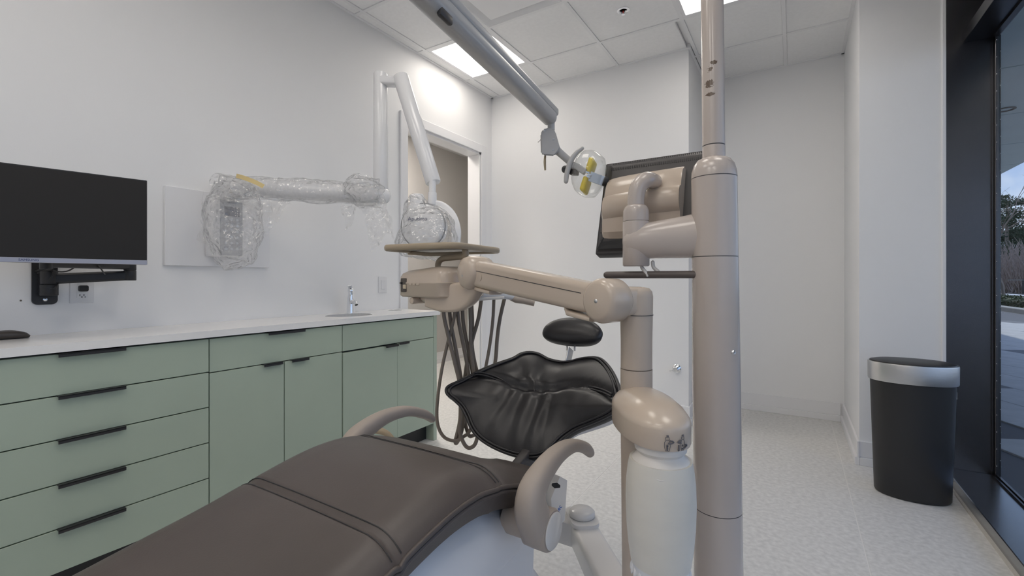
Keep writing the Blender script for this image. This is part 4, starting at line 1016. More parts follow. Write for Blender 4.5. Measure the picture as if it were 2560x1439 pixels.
# ------------------------------------------------------------------ bottle housing on the post and the water bottle
DB = 0.93; KB = DB / F_PX
WB = at(1651, HORIZON, DB); WB.z = 0
hu_ = (Vector((WB.x, WB.y, 0)) - Vector((P1.x, P1.y, 0))); HL = hu_.length; hu_.normalize(); hs_ = Vector((-hu_.y, hu_.x, 0))
zr0 = zpx(1115, 0.90); zr1 = zr0 + 0.046
bm = BM(); rings = []
def house_out(k_):
    out = []
    for i in range(48):
        a_ = 2 * math.pi * i / 48; c2, s2 = math.cos(a_), math.sin(a_)
        x = HL * 0.5 + (HL * 0.5 + 0.062) * math.copysign(abs(c2) ** 0.85, c2) * k_; wv = (0.069 + 0.004 * c2) * math.copysign(abs(s2) ** 0.9, s2) * k_
        out.append((x, wv))
    return out
for k_, z in ((0.985, 0), (1.0, 0.004), (1.0, 0.040), (0.985, 0.046), (0.95, 0.051), (0.85, 0.062), (0.65, 0.074), (0.4, 0.082), (0.12, 0.085)):
    rings.append([bm.verts.new(Vector((P1.x, P1.y, zr0 + z)) + hu_ * a + hs_ * b_) for a, b_ in house_out(k_)])
k = 48
for r0, r1 in zip(rings, rings[1:]):
    for j in range(k): bm.faces.new((r0[j], r0[(j + 1) % k], r1[(j + 1) % k], r1[j]))
bm.faces.new(rings[0][::-1]); bm.faces.new(rings[-1]); hous = obj('bottle_housing', bm, BEIGE, du, 40)
# printed bottle pictograms on the rim, built as thin raised strokes hugging the rim
def rim_pt(ang, z, off=0.0012):
    c2, s2 = math.cos(ang), math.sin(ang)
    x = HL * 0.5 + (HL * 0.5 + 0.062) * math.copysign(abs(c2) ** 0.85, c2); wv = (0.069 + 0.004 * c2) * math.copysign(abs(s2) ** 0.9, s2)
    o_ = (hu_ * c2 + hs_ * s2) * off
    return Vector((P1.x, P1.y, zr0 + z)) + hu_ * x + hs_ * wv + o_
def solve_ang(px):
    best = None
    for i in range(1440):
        a_ = 2 * math.pi * i / 1440; p = rim_pt(a_, 0.02) - EY; D = p.dot(Vector((-_s, _c, 0))); q = 1280 + F_PX * p.dot(Vector((_c, _s, 0))) / D
        if best is None or (abs(q - px) + 60 * D) < best[0]: best = (abs(q - px) + 60 * D, a_)
    return best[1]
bm = BM()
def stroke(pts, r_=0.0007):
    tube(bm, [rim_pt(solve_ang(1640 + x / 20.56), (1250 - y) / 20.56 * 0.90 / F_PX + 0.0) for x, y in pts], r_, 6, 1)
for ox in (0, 790):
    sq = 1.0 if ox == 0 else 0.62
    f2 = lambda x: (585 + (x - 585) * sq) + ox
    stroke([(f2(540), 430), (f2(650), 430)], 0.0013); stroke([(f2(500), 500), (f2(480), 590), (f2(500), 640), (f2(670), 640), (f2(700), 590), (f2(680), 500), (f2(500), 500)], 0.0005)
    stroke([(f2(500), 660), (f2(440), 760), (f2(430), 950), (f2(480), 1180), (f2(680), 1180), (f2(735), 950), (f2(725), 760), (f2(670), 660)], 0.0005)
stroke([(580, 1150), (580, 950)], 0.0016); stroke([(530, 940), (585, 880), (635, 940)], 0.0011)
stroke([(620, 800), (760, 810), (880, 780), (920, 740), (860, 690), (720, 670)], 0.0013)
stroke([(1300, 800), (1180, 790), (1110, 750), (1170, 700), (1280, 660)], 0.0013)
stroke([(1170, 900), (1170, 1130)], 0.0014); stroke([(1130, 1130), (1165, 1190), (1210, 1130)], 0.0010)
stroke([(1375, 900), (1375, 980)], 0.0012); stroke([(1350, 1110), (1470, 1090), (1580, 1010), (1580, 950), (1500, 930)], 0.0013)
o = obj('printed_symbols', bm, INK, hous)
wbz = zpx(1462, DB)
wb = thing('water_bottle', (WB.x, WB.y, wbz), 'frosted cream water bottle hanging under the beige housing', 'bottle')
bm = BM(); lathe(bm, WB, [(hw * KB, zpx(y, DB)) for hw, y in ((72, 1400), (78, 1360), (82.5, 1310), (84.5, 1250), (83, 1200), (79, 1165), (75, 1145))], 48); obj('bottle_body', bm, BOTTLE, wb, 60)
bm = BM(); lathe(bm, WB, [(hw * KB, zpx(y, DB)) for hw, y in ((77, 1178), (76, 1160), (70, 1146), (58, 1134), (54, 1129), (56, 1124), (62, 1120), (63, 1114), (60, 1106), (30, 1102), (28, 1094))], 48); cl = obj('bottle_collar', bm, IVORY, wb, 35)
bm = BM(); fd = (Vector((0, 0, 0)) - WB); fd.z = 0; fd.normalize(); cpt = WB + fd * 70 * KB; cpt.z = zpx(1155, DB); lathe(bm, cpt, [(0.0145, 0), (0.0135, 0.0015), (0.001, 0.002)], 24, axis=(fd + UP * 0.6)); obj('emboss', bm, IVORY, cl, 40)
bm = BM(); lathe(bm, WB, [(hw * KB, zpx(y, DB)) for hw, y in ((45, 1462), (60, 1455), (67, 1430), (72, 1398), (77, 1366), (75, 1364))], 48)
for k_ in range(24):
    a_ = 2 * math.pi * k_ / 24; e_ = Vector((math.cos(a_), math.sin(a_), 0)); q = WB.copy(); q += e_ * 68 * KB; q.z = zpx(1418, DB); ellipsoid(bm, q, e_ * 0.004, e_.cross(UP) * 0.0045, Vector((0, 0, 0.014)) - e_ * 0.003, 8, 6)
obj('bottle_foot', bm, WHITEP, wb, 35)

# ================================================================== LIGHT POST
D2 = 1.15
P2 = at(1785, HORIZON, D2); P2.z = 0
lean = Vector((_c, _s, 0)) * ((1795 - 1784.5) * D2 / F_PX) / (zpx(450, D2) - zpx(1439, D2))   # the column leans slightly
def post_pts(rows_): return [(P2 - lean * (zpx(y, D2) - zpx(450, D2)) + UP * zpx(y, D2), hw * D2 / F_PX) for hw, y in rows_]
def post_part(name, rows_, m, parent, sm=50):
    pr = post_pts(rows_); b = BM(); rings = []
    for c_, r_ in pr: rings.append([b.verts.new(c_ + Vector((math.cos(2 * math.pi * i / 48) * r_, math.sin(2 * math.pi * i / 48) * r_, 0))) for i in range(48)])
    for r0, r1 in zip(rings, rings[1:]):
        for j in range(48): b.faces.new((r0[j], r0[(j + 1) % 48], r1[(j + 1) % 48], r1[j]))
    b.faces.new(rings[0][::-1]); b.faces.new(rings[-1]); return obj(name, b, m, parent, sm)
base2 = P2 + UP * 0.25
lp_ = thing('light_post', base2, 'tall beige column with a thinner scuffed pole rising from its dome', 'post')
POLE = mat('beige_enamel_pole', (0.56, 0.49, 0.44), 0.24, coat=0.4)
pn = POLE.node_tree; pp_ = pn.nodes['Principled BSDF']
def chip_mix(nt_, p_, spots):
    n = nt_.nodes; l = nt_.links.new
    ge = n.new('ShaderNodeTexCoord'); nzz = n.new('ShaderNodeTexNoise'); nzz.inputs['Scale'].default_value = 260; l(ge.outputs['Object'], nzz.inputs['Vector'])
    prev_out = None
    for (c_, s_) in spots:
        mp_ = n.new('ShaderNodeMapping'); mp_.vector_type = 'TEXTURE'; mp_.inputs['Location'].default_value = c_; mp_.inputs['Scale'].default_value = s_; l(ge.outputs['Object'], mp_.inputs[0])
        ln = n.new('ShaderNodeVectorMath'); ln.operation = 'LENGTH'; l(mp_.outputs[0], ln.inputs[0])
        ad_ = n.new('ShaderNodeMath'); ad_.operation = 'ADD'; l(ln.outputs['Value'], ad_.inputs[0])
        m1 = n.new('ShaderNodeMath'); m1.operation = 'MULTIPLY_ADD'; m1.inputs[1].default_value = 1.6; m1.inputs[2].default_value = -0.8; l(nzz.outputs['Fac'], m1.inputs[0]); l(m1.outputs[0], ad_.inputs[1])
        lt = n.new('ShaderNodeMath'); lt.operation = 'LESS_THAN'; lt.inputs[1].default_value = 1.0; l(ad_.outputs[0], lt.inputs[0])
        if prev_out is None: prev_out = lt.outputs[0]
        else:
            mxn = n.new('ShaderNodeMath'); mxn.operation = 'MAXIMUM'; l(prev_out, mxn.inputs[0]); l(lt.outputs[0], mxn.inputs[1]); prev_out = mxn.outputs[0]
    mc_ = n.new('ShaderNodeMixRGB'); mc_.inputs[1].default_value = p_.inputs['Base Color'].default_value; mc_.inputs[2].default_value = (0.16, 0.115, 0.085, 1)
    l(prev_out, mc_.inputs[0]); l(mc_.outputs[0], p_.inputs['Base Color'])
spots = []
for px, py, sx_, sz_ in ((1771, 206, 12, 10), (1774, 233, 12, 5), (1768, 172, 7, 11), (1785, 155, 8, 5), (1776, 170, 6, 6)):
    q = at(px, py, D2 - 0.026) - base2; s_ = D2 / F_PX
    spots.append((tuple(q), (sx_ * s_, sx_ * s_ * 1.5, sz_ * s_)))
chip_mix(pn, pp_, spots)
COLM = mat('beige_enamel_column', (0.56, 0.49, 0.44), 0.24, coat=0.4)
post_part('lower_column', [(57.5, 1560), (57, 1439), (56.4, 1268)], COLM, lp_)
post_part('middle_column', [(56.2, 1266), (55.5, 1000), (54, 643)], COLM, lp_)
post_part('upper_column', [(53.8, 641), (53.4, 520), (53.2, 447)], COLM, lp_)
post_part('dome', [(53.2, 445), (52, 428), (47, 412), (39, 401), (27, 395)], COLM, lp_)
post_part('pole_sleeve', [(26.8, 397), (26.6, 368), (26.2, 366)], COLM, lp_)
post_part('pole', [(26.4, 364), (26.4, 0), (26.4, -260)], POLE, lp_)
bm = BM(); q1_ = Vector((P1.x, P1.y, 0.30)); q2_ = Vector((base2.x, base2.y, 0.30)); sweep(bm, [q1_ + (q2_ - q1_).normalized() * 0.04, q2_ + (q2_ - q1_).normalized() * 0.03], [roundrect(0.045, 0.036, 0.016)] * 2, up=(0, 0, 1)); obj('mount_arm', bm, LGREY, lp_, 40)
for y, hw in ((1267, 56.0), (642, 53.2), (446, 52.9), (365, 26.3)):
    post_part('joint_ring', [(hw, y + 2.2), (hw, y - 2.2)], DARKP, lp_)
bc = at(1822, 879, D2 - 0.045); bn = (bc - (P2 + UP * bc.z)); bn.z = 0; bn.normalize(); bc = P2 + UP * bc.z - lean * (bc.z - zpx(450, D2)) + bn * 0.0555
bm = BM(); lathe(bm, bc, [(0.0065, 0), (0.0062, 0.002), (0.004, 0.0045), (0.0035, 0.003), (0.001, 0.003)], 18, axis=bn); obj('chrome_button', bm, CHROME, lp_, 40)
# screen arm: boom, elbow, goose neck
DE = 1.235
EL = at(1590, HORIZON, DE); EL.z = 0
KE = DE / F_PX
b0 = P2 + UP * zpx(585, D2); b1 = EL + UP * zpx(604, DE)
bd_ = (b1 - b0).normalized(); bm = BM(); P = [b0 + bd_ * 0.015, b0.lerp(b1, 0.35), b0.lerp(b1, 0.8)] + [b1 + bd_ * 0.036 * math.sin(math.radians(a_)) for a_ in (0, 30, 55, 75, 87)]; RS = [(0.036, 0.060), (0.038, 0.055), (0.040, 0.049)] + [(0.040 * math.cos(math.radians(a_)), 0.047 * math.cos(math.radians(a_))) for a_ in (0, 30, 55, 75, 87)]; sweep(bm, P, [ell(a_, b_, 32) for a_, b_ in RS], up=(0, 0, 1)); obj('screen_boom', bm, COLM, lp_, 60)
bm = BM(); lathe(bm, EL, [(hw * KE, zpx(y, DE)) for hw, y in ((30, 665.5), (32.5, 663), (32.6, 600), (32.2, 556), (31.6, 554))], 40); obj('elbow_barrel', bm, COLM, lp_, 50)
bm = BM(); lathe(bm, EL, [(hw * KE, zpx(y, DE)) for hw, y in ((31.6, 553), (32, 540), (31.5, 528), (28, 518), (22.5, 513))], 40); obj('elbow_cap', bm, COLM, lp_, 50)
SY = Vector((0, 1, 0))
bm = BM(); tube(bm, [EL + UP * zpx(530, DE), EL + UP * zpx(495, DE), EL + UP * zpx(465, DE) + Vector((0.006, 0.006, 0)), EL + UP * zpx(447, DE) + Vector((0.02, 0.03, 0)), EL + UP * zpx(444, DE) + Vector((0.03, 0.08, 0))], [0.0225, 0.0225, 0.023, 0.023, 0.021], 24, 6); obj('goose_neck', bm, COLM, lp_, 60)
# handle bar with two hooks
bm = BM(); hb0 = at(1517, 687, 1.27); hb1 = hb0 + Vector((0.235, 0, 0)); tube(bm, [hb0, hb0.lerp(hb1, .5), hb1], 0.0095, 16, 4, rounded=True); hbar = obj('handle_bar', bm, mat('brown_grip', (0.12, 0.10, 0.09), 0.45), lp_, 60)
for px0, px1 in ((1603, 1621), (1632, 1654)):
    bm = BM(); tube(bm, [at(px0, 655, 1.22), at(px0 + 2, 668, 1.22), at(px1 - 8, 679, 1.21), at(px1 - 2, 688, 1.205)], 0.0048, 10, 5, rounded=True); obj('hook', bm, LGREY, lp_, 60)

# ------------------------------------------------------------------ patient screen seen from behind
A_ = at(1487, 634.5, 1.40); B_ = onX(1514, 408.7, A_.x)
MU = (B_ - A_); MHt = MU.length; MU.normalize(); MX = Vector((1, 0, 0)); MN = MX.cross(MU).normalized()      # MN towards the viewer
if MN.dot(EY - A_) < 0: MN = -MN
MWt = 0.338
pm = thing('patient_monitor', A_ + MX * MWt / 2, 'charcoal screen seen from behind on the beige swivel mount', 'monitor')
def pmp(x, u, n=0.0): return A_ + MX * x + MU * u + MN * n
bm = BM(); obox(bm, pmp(MWt / 2, MHt / 2, -0.022), MX * MWt / 2, MU * MHt / 2, MN * 0.020, 0.004, 2); cs = obj('casing', bm, DARKP, pm, 40)
bm = BM(); rings = []
for ins, n_ in ((0.006, -0.002), (0.012, 0.004), (0.030, 0.016), (0.034, 0.017)):
    rings.append([bm.verts.new(pmp(x, u, n_)) for x, u in ((ins, ins * 1.3), (MWt - ins, ins * 1.3), (MWt - ins, MHt - ins * 0.8), (ins, MHt - ins * 0.8))])
for r0, r1 in zip(rings, rings[1:]):
    for q in range(4): bm.faces.new((r0[q], r0[(q + 1) % 4], r1[(q + 1) % 4], r1[q]))
bm.faces.new(rings[-1]); bm.faces.new(rings[0][::-1]); obj('rear_cover', bm, DARKP, pm, 20)
bm = BM(); obox(bm, pmp(MWt / 2, MHt / 2, -0.0425), MX * (MWt / 2 - 0.012), MU * (MHt / 2 - 0.012), MN * 0.0008); obj('screen', bm, SCREEN, pm)
bm = BM()
for k_ in range(52):
    x = 0.03 + k_ * 0.0055
    for u, n_ in ((MHt - 0.0125, 0.007), (MHt - 0.036, 0.0172)): obox(bm, pmp(x, u, n_), MX * 0.0013, MU * 0.0042, MN * 0.0008)
for k_ in range(12): obox(bm, pmp(0.030 + 0.0004 * k_, 0.062 + k_ * 0.0062, 0.0165), MX * 0.013, MU * 0.0014, MN * 0.0008)
o = obj('vent_slots', bm, BLACKP, pm); o['kind'] = 'stuff'
bm = BM(); lathe(bm, pmp(0.022, 0.040, 0.012), [(0.0042, 0), (0.004, 0.0015), (0.001, 0.002)], 14, axis=MN); obj('screw', bm, BLACKP, pm, 40)
bm = BM(); extr(bm, [pmp(0.008, 0.012, 0.006), pmp(0.03, 0.05, 0.0172), pmp(0.10, 0.05, 0.0172), pmp(0.10, 0.012, 0.010)], MN * 0.001); obj('stand_recess', bm, BLACKP, pm)
# beige mount cover: a side profile carried across the back
bm = BM(); pr_ = [(0.238, 0.018), (0.234, 0.040), (0.216, 0.058), (0.185, 0.066), (0.160, 0.068), (0.155, 0.080), (0.140, 0.086), (0.112, 0.082), (0.096, 0.070), (0.090, 0.056), (0.050, 0.040), (0.036, 0.018)]
secs = []
for x, k_, sh in ((0.026, 0.50, 0.0), (0.032, 0.72, 0.0), (0.050, 0.86, 0), (0.075, 0.94, 0), (0.12, 1.0, 0), (0.20, 1.03, 0), (0.252, 1.03, 0), (0.256, 0.99, 0)):
    secs.append([bm.verts.new(pmp(x, 0.150 + (u - 0.150) * (0.80 + 0.2 * k_) + 0.006 * (x / 0.2), 0.017 + (n_ - 0.017) * k_)) for u, n_ in pr_])
k = len(pr_)
for r0, r1 in zip(secs, secs[1:]):
    for j in range(k): bm.faces.new((r0[j], r0[(j + 1) % k], r1[(j + 1) % k], r1[j]))
bm.faces.new(secs[0][::-1]); bm.faces.new(secs[-1]); obj('mount_cover', bm, BEIGE, pm, 32)

# ================================================================== OPERATING LIGHT
lt = thing('operating_light', at(1385, 300, 1.45), 'clear oval dental light with amber filters on a long grey arm', 'dental light')
L0 = at(1020, -60, 0.80); L1 = at(1374, 290, 1.45)
ld = (L1 - L0).normalized(); lsd = ld.cross(UP).normalized(); lup = lsd.cross(ld).normalized()
if lsd.dot(L0 - EY) > 0: lsd = -lsd
bm = BM(); sweep(bm, [L0, L0.lerp(L1, .5), L1], [[(a, b_ - 0.004) for a, b_ in roundrect(0.024, 0.025, 0.020)]] * 3, up=(0, 0, 1)); la = obj('spring_arm', bm, LIGHTG, lt, 50)
bm = BM(); sweep(bm, [L0 + lup * 0.019, L0.lerp(L1, .5) + lup * 0.017, L1 + lup * 0.015 + ld * 0.014], [roundrect(0.025, 0.013, 0.008)] * 3, up=(0, 0, 1)); obj('arm_cap', bm, LIGHTG, la, 50)
bm = BM(); q = at(1093, 30, 0.885) - lup * 0.012; obox(bm, q + lsd * 0.018, ld * 0.022, lup * 0.010, lsd * 0.006, 0.005, 2); obj('cable_slot', bm, DARKP, la, 40)
bm = BM(); q = at(1099, 3, 0.86) + lsd * 0.002; lathe(bm, q + lsd * 0.018, [(0.004, 0), (0.003, 0.0015), (0.001, 0.002)], 12, axis=lsd); obj('screw', bm, STEEL, la, 40)
bm = BM(); q = at(1356, 286, 1.42); obox(bm, q + lsd * 0.004, ld * 0.014, lup * 0.008, lsd * 0.0004); obj('label', bm, mat('label_grey', (0.3, 0.3, 0.3), 0.5), la)
# horizontal reach arm from the pole top to the spring arm
top = P2 - lean * (2.02 - zpx(450, D2)) + UP * 2.02
bm = BM(); tube(bm, [top, top + UP * 0.06, Vector((L0.x, L0.y, 2.09)).lerp(top + UP * 0.07, 0.6), Vector((L0.x, L0.y, 2.09)), Vector((L0.x, L0.y, 2.03)), L0 + UP * 0.02], 0.024, 20, 6); obj('reach_arm', bm, LIGHTG, lt, 60)
DK = 1.45; KK = DK / F_PX
bm = BM(); cyl(bm, at(1378, 298, DK), at(1378, 325, DK), 0.0115, n=20); obj('swivel_pin', bm, LIGHTG, lt, 40)
bm = BM(); extr(bm, [at(x, y, DK - 0.022) for x, y in ((1357, 323), (1365, 320), (1382, 320), (1389, 330), (1398, 362), (1401, 372), (1386, 390), (1358, 388), (1352, 384), (1351, 335))], ray(1378, 355).normalized() * 0.045)
bmesh.ops.bevel(bm, geom=[e for e in bm.edges], offset=0.004, segments=2, affect='EDGES'); kb = obj('knuckle', bm, LIGHTG, lt, 40)
for x, y in ((1361, 326.5), (1383.5, 348.5), (1382.5, 375)):
    bm = BM(); lathe(bm, at(x, y, DK - 0.0215), [(0.0038, 0), (0.003, 0.0015), (0.001, 0.0018)], 12, axis=-ray(x, y)); obj('screw', bm, STEEL, kb, 40)
bm = BM(); tube(bm, [at(1363, 388, DK), at(1362, 405, DK), at(1363, 425, DK)], [0.003, 0.0042, 0.003], 10, 4); obj('tilt_lever', bm, mat('tan_lever', (0.42, 0.34, 0.22), 0.45), lt, 60)
bm = BM(); tube(bm, [at(1352, 348, DK), at(1345, 355, DK - .01)], 0.0016, 6, 1); obj('toggle', bm, STEEL, lt, 60)
bm = BM(); tube(bm, [at(1394, 376, DK), at(1410, 390, DK), at(1428, 406, DK)], [0.0135, 0.0125, 0.012], 18, 4); obj('neck', bm, LIGHTG, lt, 60)
bm = BM(); tube(bm, [at(1455, 371, DK - .02), at(1441, 382, DK - .02), at(1427, 402, DK - .02), at(1418, 430, DK - .02), at(1415, 453, DK - .02)], [0.0065, 0.0075, 0.0085, 0.008, 0.0072], 14, 6, rounded=True); obj('grip_handle', bm, LIGHTG, lt, 60)
bm = BM(); cyl(bm, at(1412, 423, DK + .02), at(1425, 424, DK - .01), 0.012, n=20); obj('brake_knob', bm, BLACKP, lt, 40)
bm = BM(); sweep(bm, [at(1426, 412, DK - .005), at(1445, 418, DK - .01), at(1463, 430, DK - .02)], [roundrect(0.012, 0.012, .006), roundrect(0.012, 0.010, .005), roundrect(0.010, 0.010, .004)], up=(0, 0, 1)); obj('head_bracket', bm, LIGHTG, lt, 40)
bm = BM(); sweep(bm, [at(1428, 428, DK + .01), at(1444, 428, DK - .0)], [roundrect(0.014, 0.012, .004)] * 2, up=(0, 0, 1)); obj('head_mount', bm, DARKP, lt, 40)
hc2 = at(1476, 436, DK)
hx = (at(1492, 382, DK) - at(1456, 494, DK)).normalized()
hz = (at(1510, 452, DK) - at(1440, 424, DK)).normalized() * 0.86 - ray(1476, 436).normalized() * 0.42; hz.normalize()
hy = hz.cross(hx).normalized()
bm = BM(); rings = []; NN = 44
for f, h in ((1.0, -0.004), (0.98, -0.018), (0.90, -0.034), (0.74, -0.046), (0.45, -0.052)):
    rings.append([bm.verts.new(hc2 + hx * 0.074 * f * math.cos(2 * math.pi * i / NN) + hy * 0.062 * f * math.sin(2 * math.pi * i / NN) + hz * h) for i in range(NN)])
front_r = []
for f, h in ((1.0, -0.004), (0.99, 0.004), (0.86, 0.030), (0.62, 0.040), (0.3, 0.044)):
    front_r.append([bm.verts.new(hc2 + hx * 0.074 * f * math.cos(2 * math.pi * i / NN) + hy * 0.062 * f * math.sin(2 * math.pi * i / NN) + hz * h) for i in range(NN)])
for RR in (rings, front_r):
    for r0, r1 in zip(RR, RR[1:]):
        for j in range(NN): bm.faces.new((r0[j], r0[(j + 1) % NN], r1[(j + 1) % NN], r1[j]))
    bm.faces.new(RR[-1])
obj('clear_shield', bm, SHIELD, lt, 50)
for s, c_ in ((1, at(1478, 417, DK)), (-1, at(1464, 464, DK))):
    bm = BM(); obox(bm, c_, hx * 0.024, hy * 0.027, hz * 0.009, 0.007, 2); obj('amber_filter', bm, YELLOW, lt, 50)
bm = BM(); obox(bm, at(1493, 447, DK - .03), (at(1512, 454, DK - .03) - at(1474, 440, DK - .03)) * 0.5, hx * 0.0155, hy * 0.0015, 0.0008, 1); cp_ = obj('chrome_plate', bm, STEEL, lt)
bm = BM()
for dx_, dy_ in ((1466, 431), (1472, 437), (1469, 442)): obox(bm, at(dx_ + 3, dy_, DK - .034), (at(dx_ + 9, dy_ + 3, DK) - at(dx_, dy_, DK)) * .5, hx * 0.0035, hy * 0.003, 0.001, 1)
obj('bulb_clip', bm, CHROME, cp_, 40)
bm = BM(); cyl(bm, at(1508, 452, DK - .03), at(1519, 456, DK - .03), 0.0155, n=24, bev=0.003); obj('bulb_cap', bm, BLACKP, lt, 40)

# ================================================================== BIN
BC = Vector((0.524, 3.135, 0))
bn_ = thing('waste_bin', BC, 'oval black waste bin with a brushed steel rim by the window', 'bin')
def oval(a, b_, z, n=56): return [BC + Vector((a * math.copysign(abs(math.cos(2 * math.pi * i / n)) ** 0.92, math.cos(2 * math.pi * i / n)), b_ * math.sin(2 * math.pi * i / n), z)) for i in range(n)]
def loft(b, rs, close=True):
    rr = [[b.verts.new(p) for p in r_] for r_ in rs]; k_ = len(rr[0])
    for r0, r1 in zip(rr, rr[1:]):
        for j in range(k_): b.faces.new((r0[j], r0[(j + 1) % k_], r1[(j + 1) % k_], r1[j]))
    if close: b.faces.new(rr[0][::-1]); b.faces.new(rr[-1])
bm = BM(); loft(bm, [oval(0.150, 0.098, 0.002), oval(0.156, 0.104, 0.012), oval(0.166, 0.112, 0.35), oval(0.174, 0.118, 0.615)]); obj('bin_body', bm, BINM, bn_, 40)
bm = BM(); loft(bm, [oval(0.181, 0.125, 0.600), oval(0.183, 0.127, 0.606), oval(0.184, 0.128, 0.690), oval(0.182, 0.126, 0.697), oval(0.176, 0.120, 0.697)], False); obj('rim_band', bm, STEEL, bn_, 40)
bm = BM(); loft(bm, [oval(0.178, 0.122, 0.690), oval(0.174, 0.118, 0.702), oval(0.15, 0.098, 0.708), oval(0.09, 0.05, 0.710)]); obj('lid', bm, BINM, bn_, 40)
bm = BM(); box(bm, BC.x + 0.160, BC.x + 0.1725, BC.y - 0.012, BC.y + 0.012, 0.53, 0.565); obj('sticker', bm, WHITEP, bn_)

# ================================================================== HALL LIGHT (unseen panel, added to brighten the hall)
t = thing('ceiling_light', ((XH + XL - T) / 2, 3.6, ZC), 'unseen LED panel added as fill light in the hall beyond the doorway', 'ceiling light', 'ceiling LED panels')
bm = BM(); box(bm, -3.70, -3.10, 3.0, 3.6, ZC - 0.012, ZC - 0.002); obj('diffuser', bm, emit('hall_fill_led', (1, 0.93, 0.85), 38), t)
bm = BM(); box(bm, -3.72, -3.08, 2.98, 3.62, ZC - 0.008, ZC - 0.0005); obj('frame', bm, TRIM, t)

# ================================================================== OUTSIDE
ZO = -0.06
PAV = mat('paver', (0.62, 0.60, 0.58), 0.7, var=0.08, vscale=5, bump=0.08, bscale=60)
PAVD = mat('paver_dark', (0.20, 0.20, 0.21), 0.7, var=0.08, vscale=5)
bm = BM(); box(bm, XG + 0.001, 6.9, -12, 70, ZO - 0.2, ZO - 0.012); plaza = struct('ground_plaza', bm, mat('paver_joint', (0.17, 0.17, 0.18), 0.9))
bm = BM(); box(bm, 6.9, 80, -12, 90, ZO - 0.2, ZO - 0.02); struct('ground_verge', bm, mat('verge', (0.16, 0.15, 0.10), 0.9, var=0.2, vscale=2))
bm = BM(); box(bm, 0.735, 0.946, YP + 0.021, YR + 0.1, ZO - 0.1, 6.0); box(bm, 0.735, 0.946, YR + 0.101, 40, ZO - 0.1, 6.0); struct('wall_facade', bm, BRONZE)
bm = BM(); box(bm, 0.62, XG + 0.07, -12, YB - 0.1, ZO - 0.1, 6.0); struct('wall_facade_near', bm, BRONZE)
pc = {}
PA = math.radians(24); pu = Vector((math.cos(PA), math.sin(PA), 0)); pv_ = Vector((-math.sin(PA), math.cos(PA), 0)); porg = Vector((1.6, 3.0, 0))
def paver(i, j):
    c_ = porg + pu * (i * 0.60) + pv_ * (j * 0.90 + (0.45 if i % 2 else 0))
    if c_.x < XG + 0.45 or c_.x > 6.5 or c_.y < 1.0 or c_.y > 19: return
    a_ = math.degrees(math.atan2(c_.x, c_.y))
    if not 8 < a_ < 32: return
    dk = (i * 7 + j * 3) % 11 == 0
    if dk not in pc:
        b = BM(); obox(b, (0, 0, -0.012), pu * 0.297, pv_ * 0.447, Vector((0, 0, 0.012)), 0.003, 1); me = bpy.data.meshes.new('paver'); b.to_mesh(me); b.free(); me.materials.append(PAVD if dk else PAV); pc[dk] = me
    o = bpy.data.objects.new('paver', pc[dk]); COL.objects.link(o); o.parent = plaza; o.location = Vector((c_.x, c_.y, ZO)) - plaza.location
for i in range(-8, 30):
    for j in range(-10, 28): paver(i, j)
# kerb, hedge, fence: all parallel to the building
KX = 6.8
bm = BM(); box(bm, KX, KX + 0.35, -12, 60, ZO - 0.05, ZO + 0.16, 0.03, 2); tag(obj('kerb', bm, mat('kerb_stone', (0.42, 0.40, 0.37), 0.8, var=0.08), None), 'pale stone kerb running in front of the clipped hedge', 'kerb')
LEAFD = mat('leaf_dark', (0.045, 0.075, 0.035), 0.6, var=0.4, vscale=1.5)
LEAFH = mat('leaf_hedge', (0.10, 0.12, 0.045), 0.6, var=0.4, vscale=2)
BARK = mat('bark', (0.34, 0.28, 0.23), 0.8, var=0.2, vscale=5)
TWIG = mat('twig', (0.34, 0.27, 0.23), 0.8, var=0.2, vscale=5)
def leaves(b, n, fn, size):
    for _ in range(n):
        p = fn(); a_ = Vector((R.gauss(0, 1), R.gauss(0, 1), R.gauss(0, 1))).normalized(); c_ = a_.cross(Vector((R.gauss(0, 1), R.gauss(0, 1), R.gauss(0, 1)))).normalized()
        s_ = size * R.uniform(0.6, 1.4)
        b.faces.new([b.verts.new(p + a_ * s_), b.verts.new(p + c_ * s_ * .5), b.verts.new(p - a_ * s_), b.verts.new(p - c_ * s_ * .5)])
hg = thing('hedge', (8.2, 24, ZO), 'low clipped evergreen hedge behind the stone kerb outside', 'hedge')
bm = BM(); box(bm, 7.5, 8.8, 6, 46, ZO, 0.30, 0.05, 2); obj('hedge_core', bm, mat('hedge_core', (0.03, 0.04, 0.015), 0.9), hg)
bm = BM(); leaves(bm, 14000, lambda: Vector((R.uniform(7.4, 8.9), R.uniform(12, 36), ZO + R.uniform(0.05, 0.46))), 0.05); o = obj('hedge_leaves', bm, LEAFH, hg); o['kind'] = 'stuff'
fn_ = thing('railing_fence', (14, 36, ZO), 'dark metal railing fence beyond the hedge outside', 'fence')
for z in (0.15, 1.15):
    bm = BM(); box(bm, 14.0, 14.05, 22, 50, ZO + z, ZO + z + 0.06); obj('rail', bm, BLACKM, fn_)
bme = None
for k_ in range(150):
    if bme is None:
        b = BM(); box(b, -0.02, 0.02, -0.02, 0.02, 0, 1.25); bme = bpy.data.meshes.new('baluster'); b.to_mesh(bme); b.free(); bme.materials.append(BLACKM)
    o = bpy.data.objects.new('baluster', bme); COL.objects.link(o); o.parent = fn_; o.location = Vector((14.02, 25.0 + k_ * 0.15, ZO)) - Vector(fn_.location)
bm = BM(); box(bm, 11.5, 11.9, 14, 60, ZO - 0.02, 0.22, 0.02, 1); tag(obj('garden_wall', bm, mat('pale_wall', (0.75, 0.76, 0.78), 0.8), None), 'low white wall between the hedge and the railing fence', 'wall')
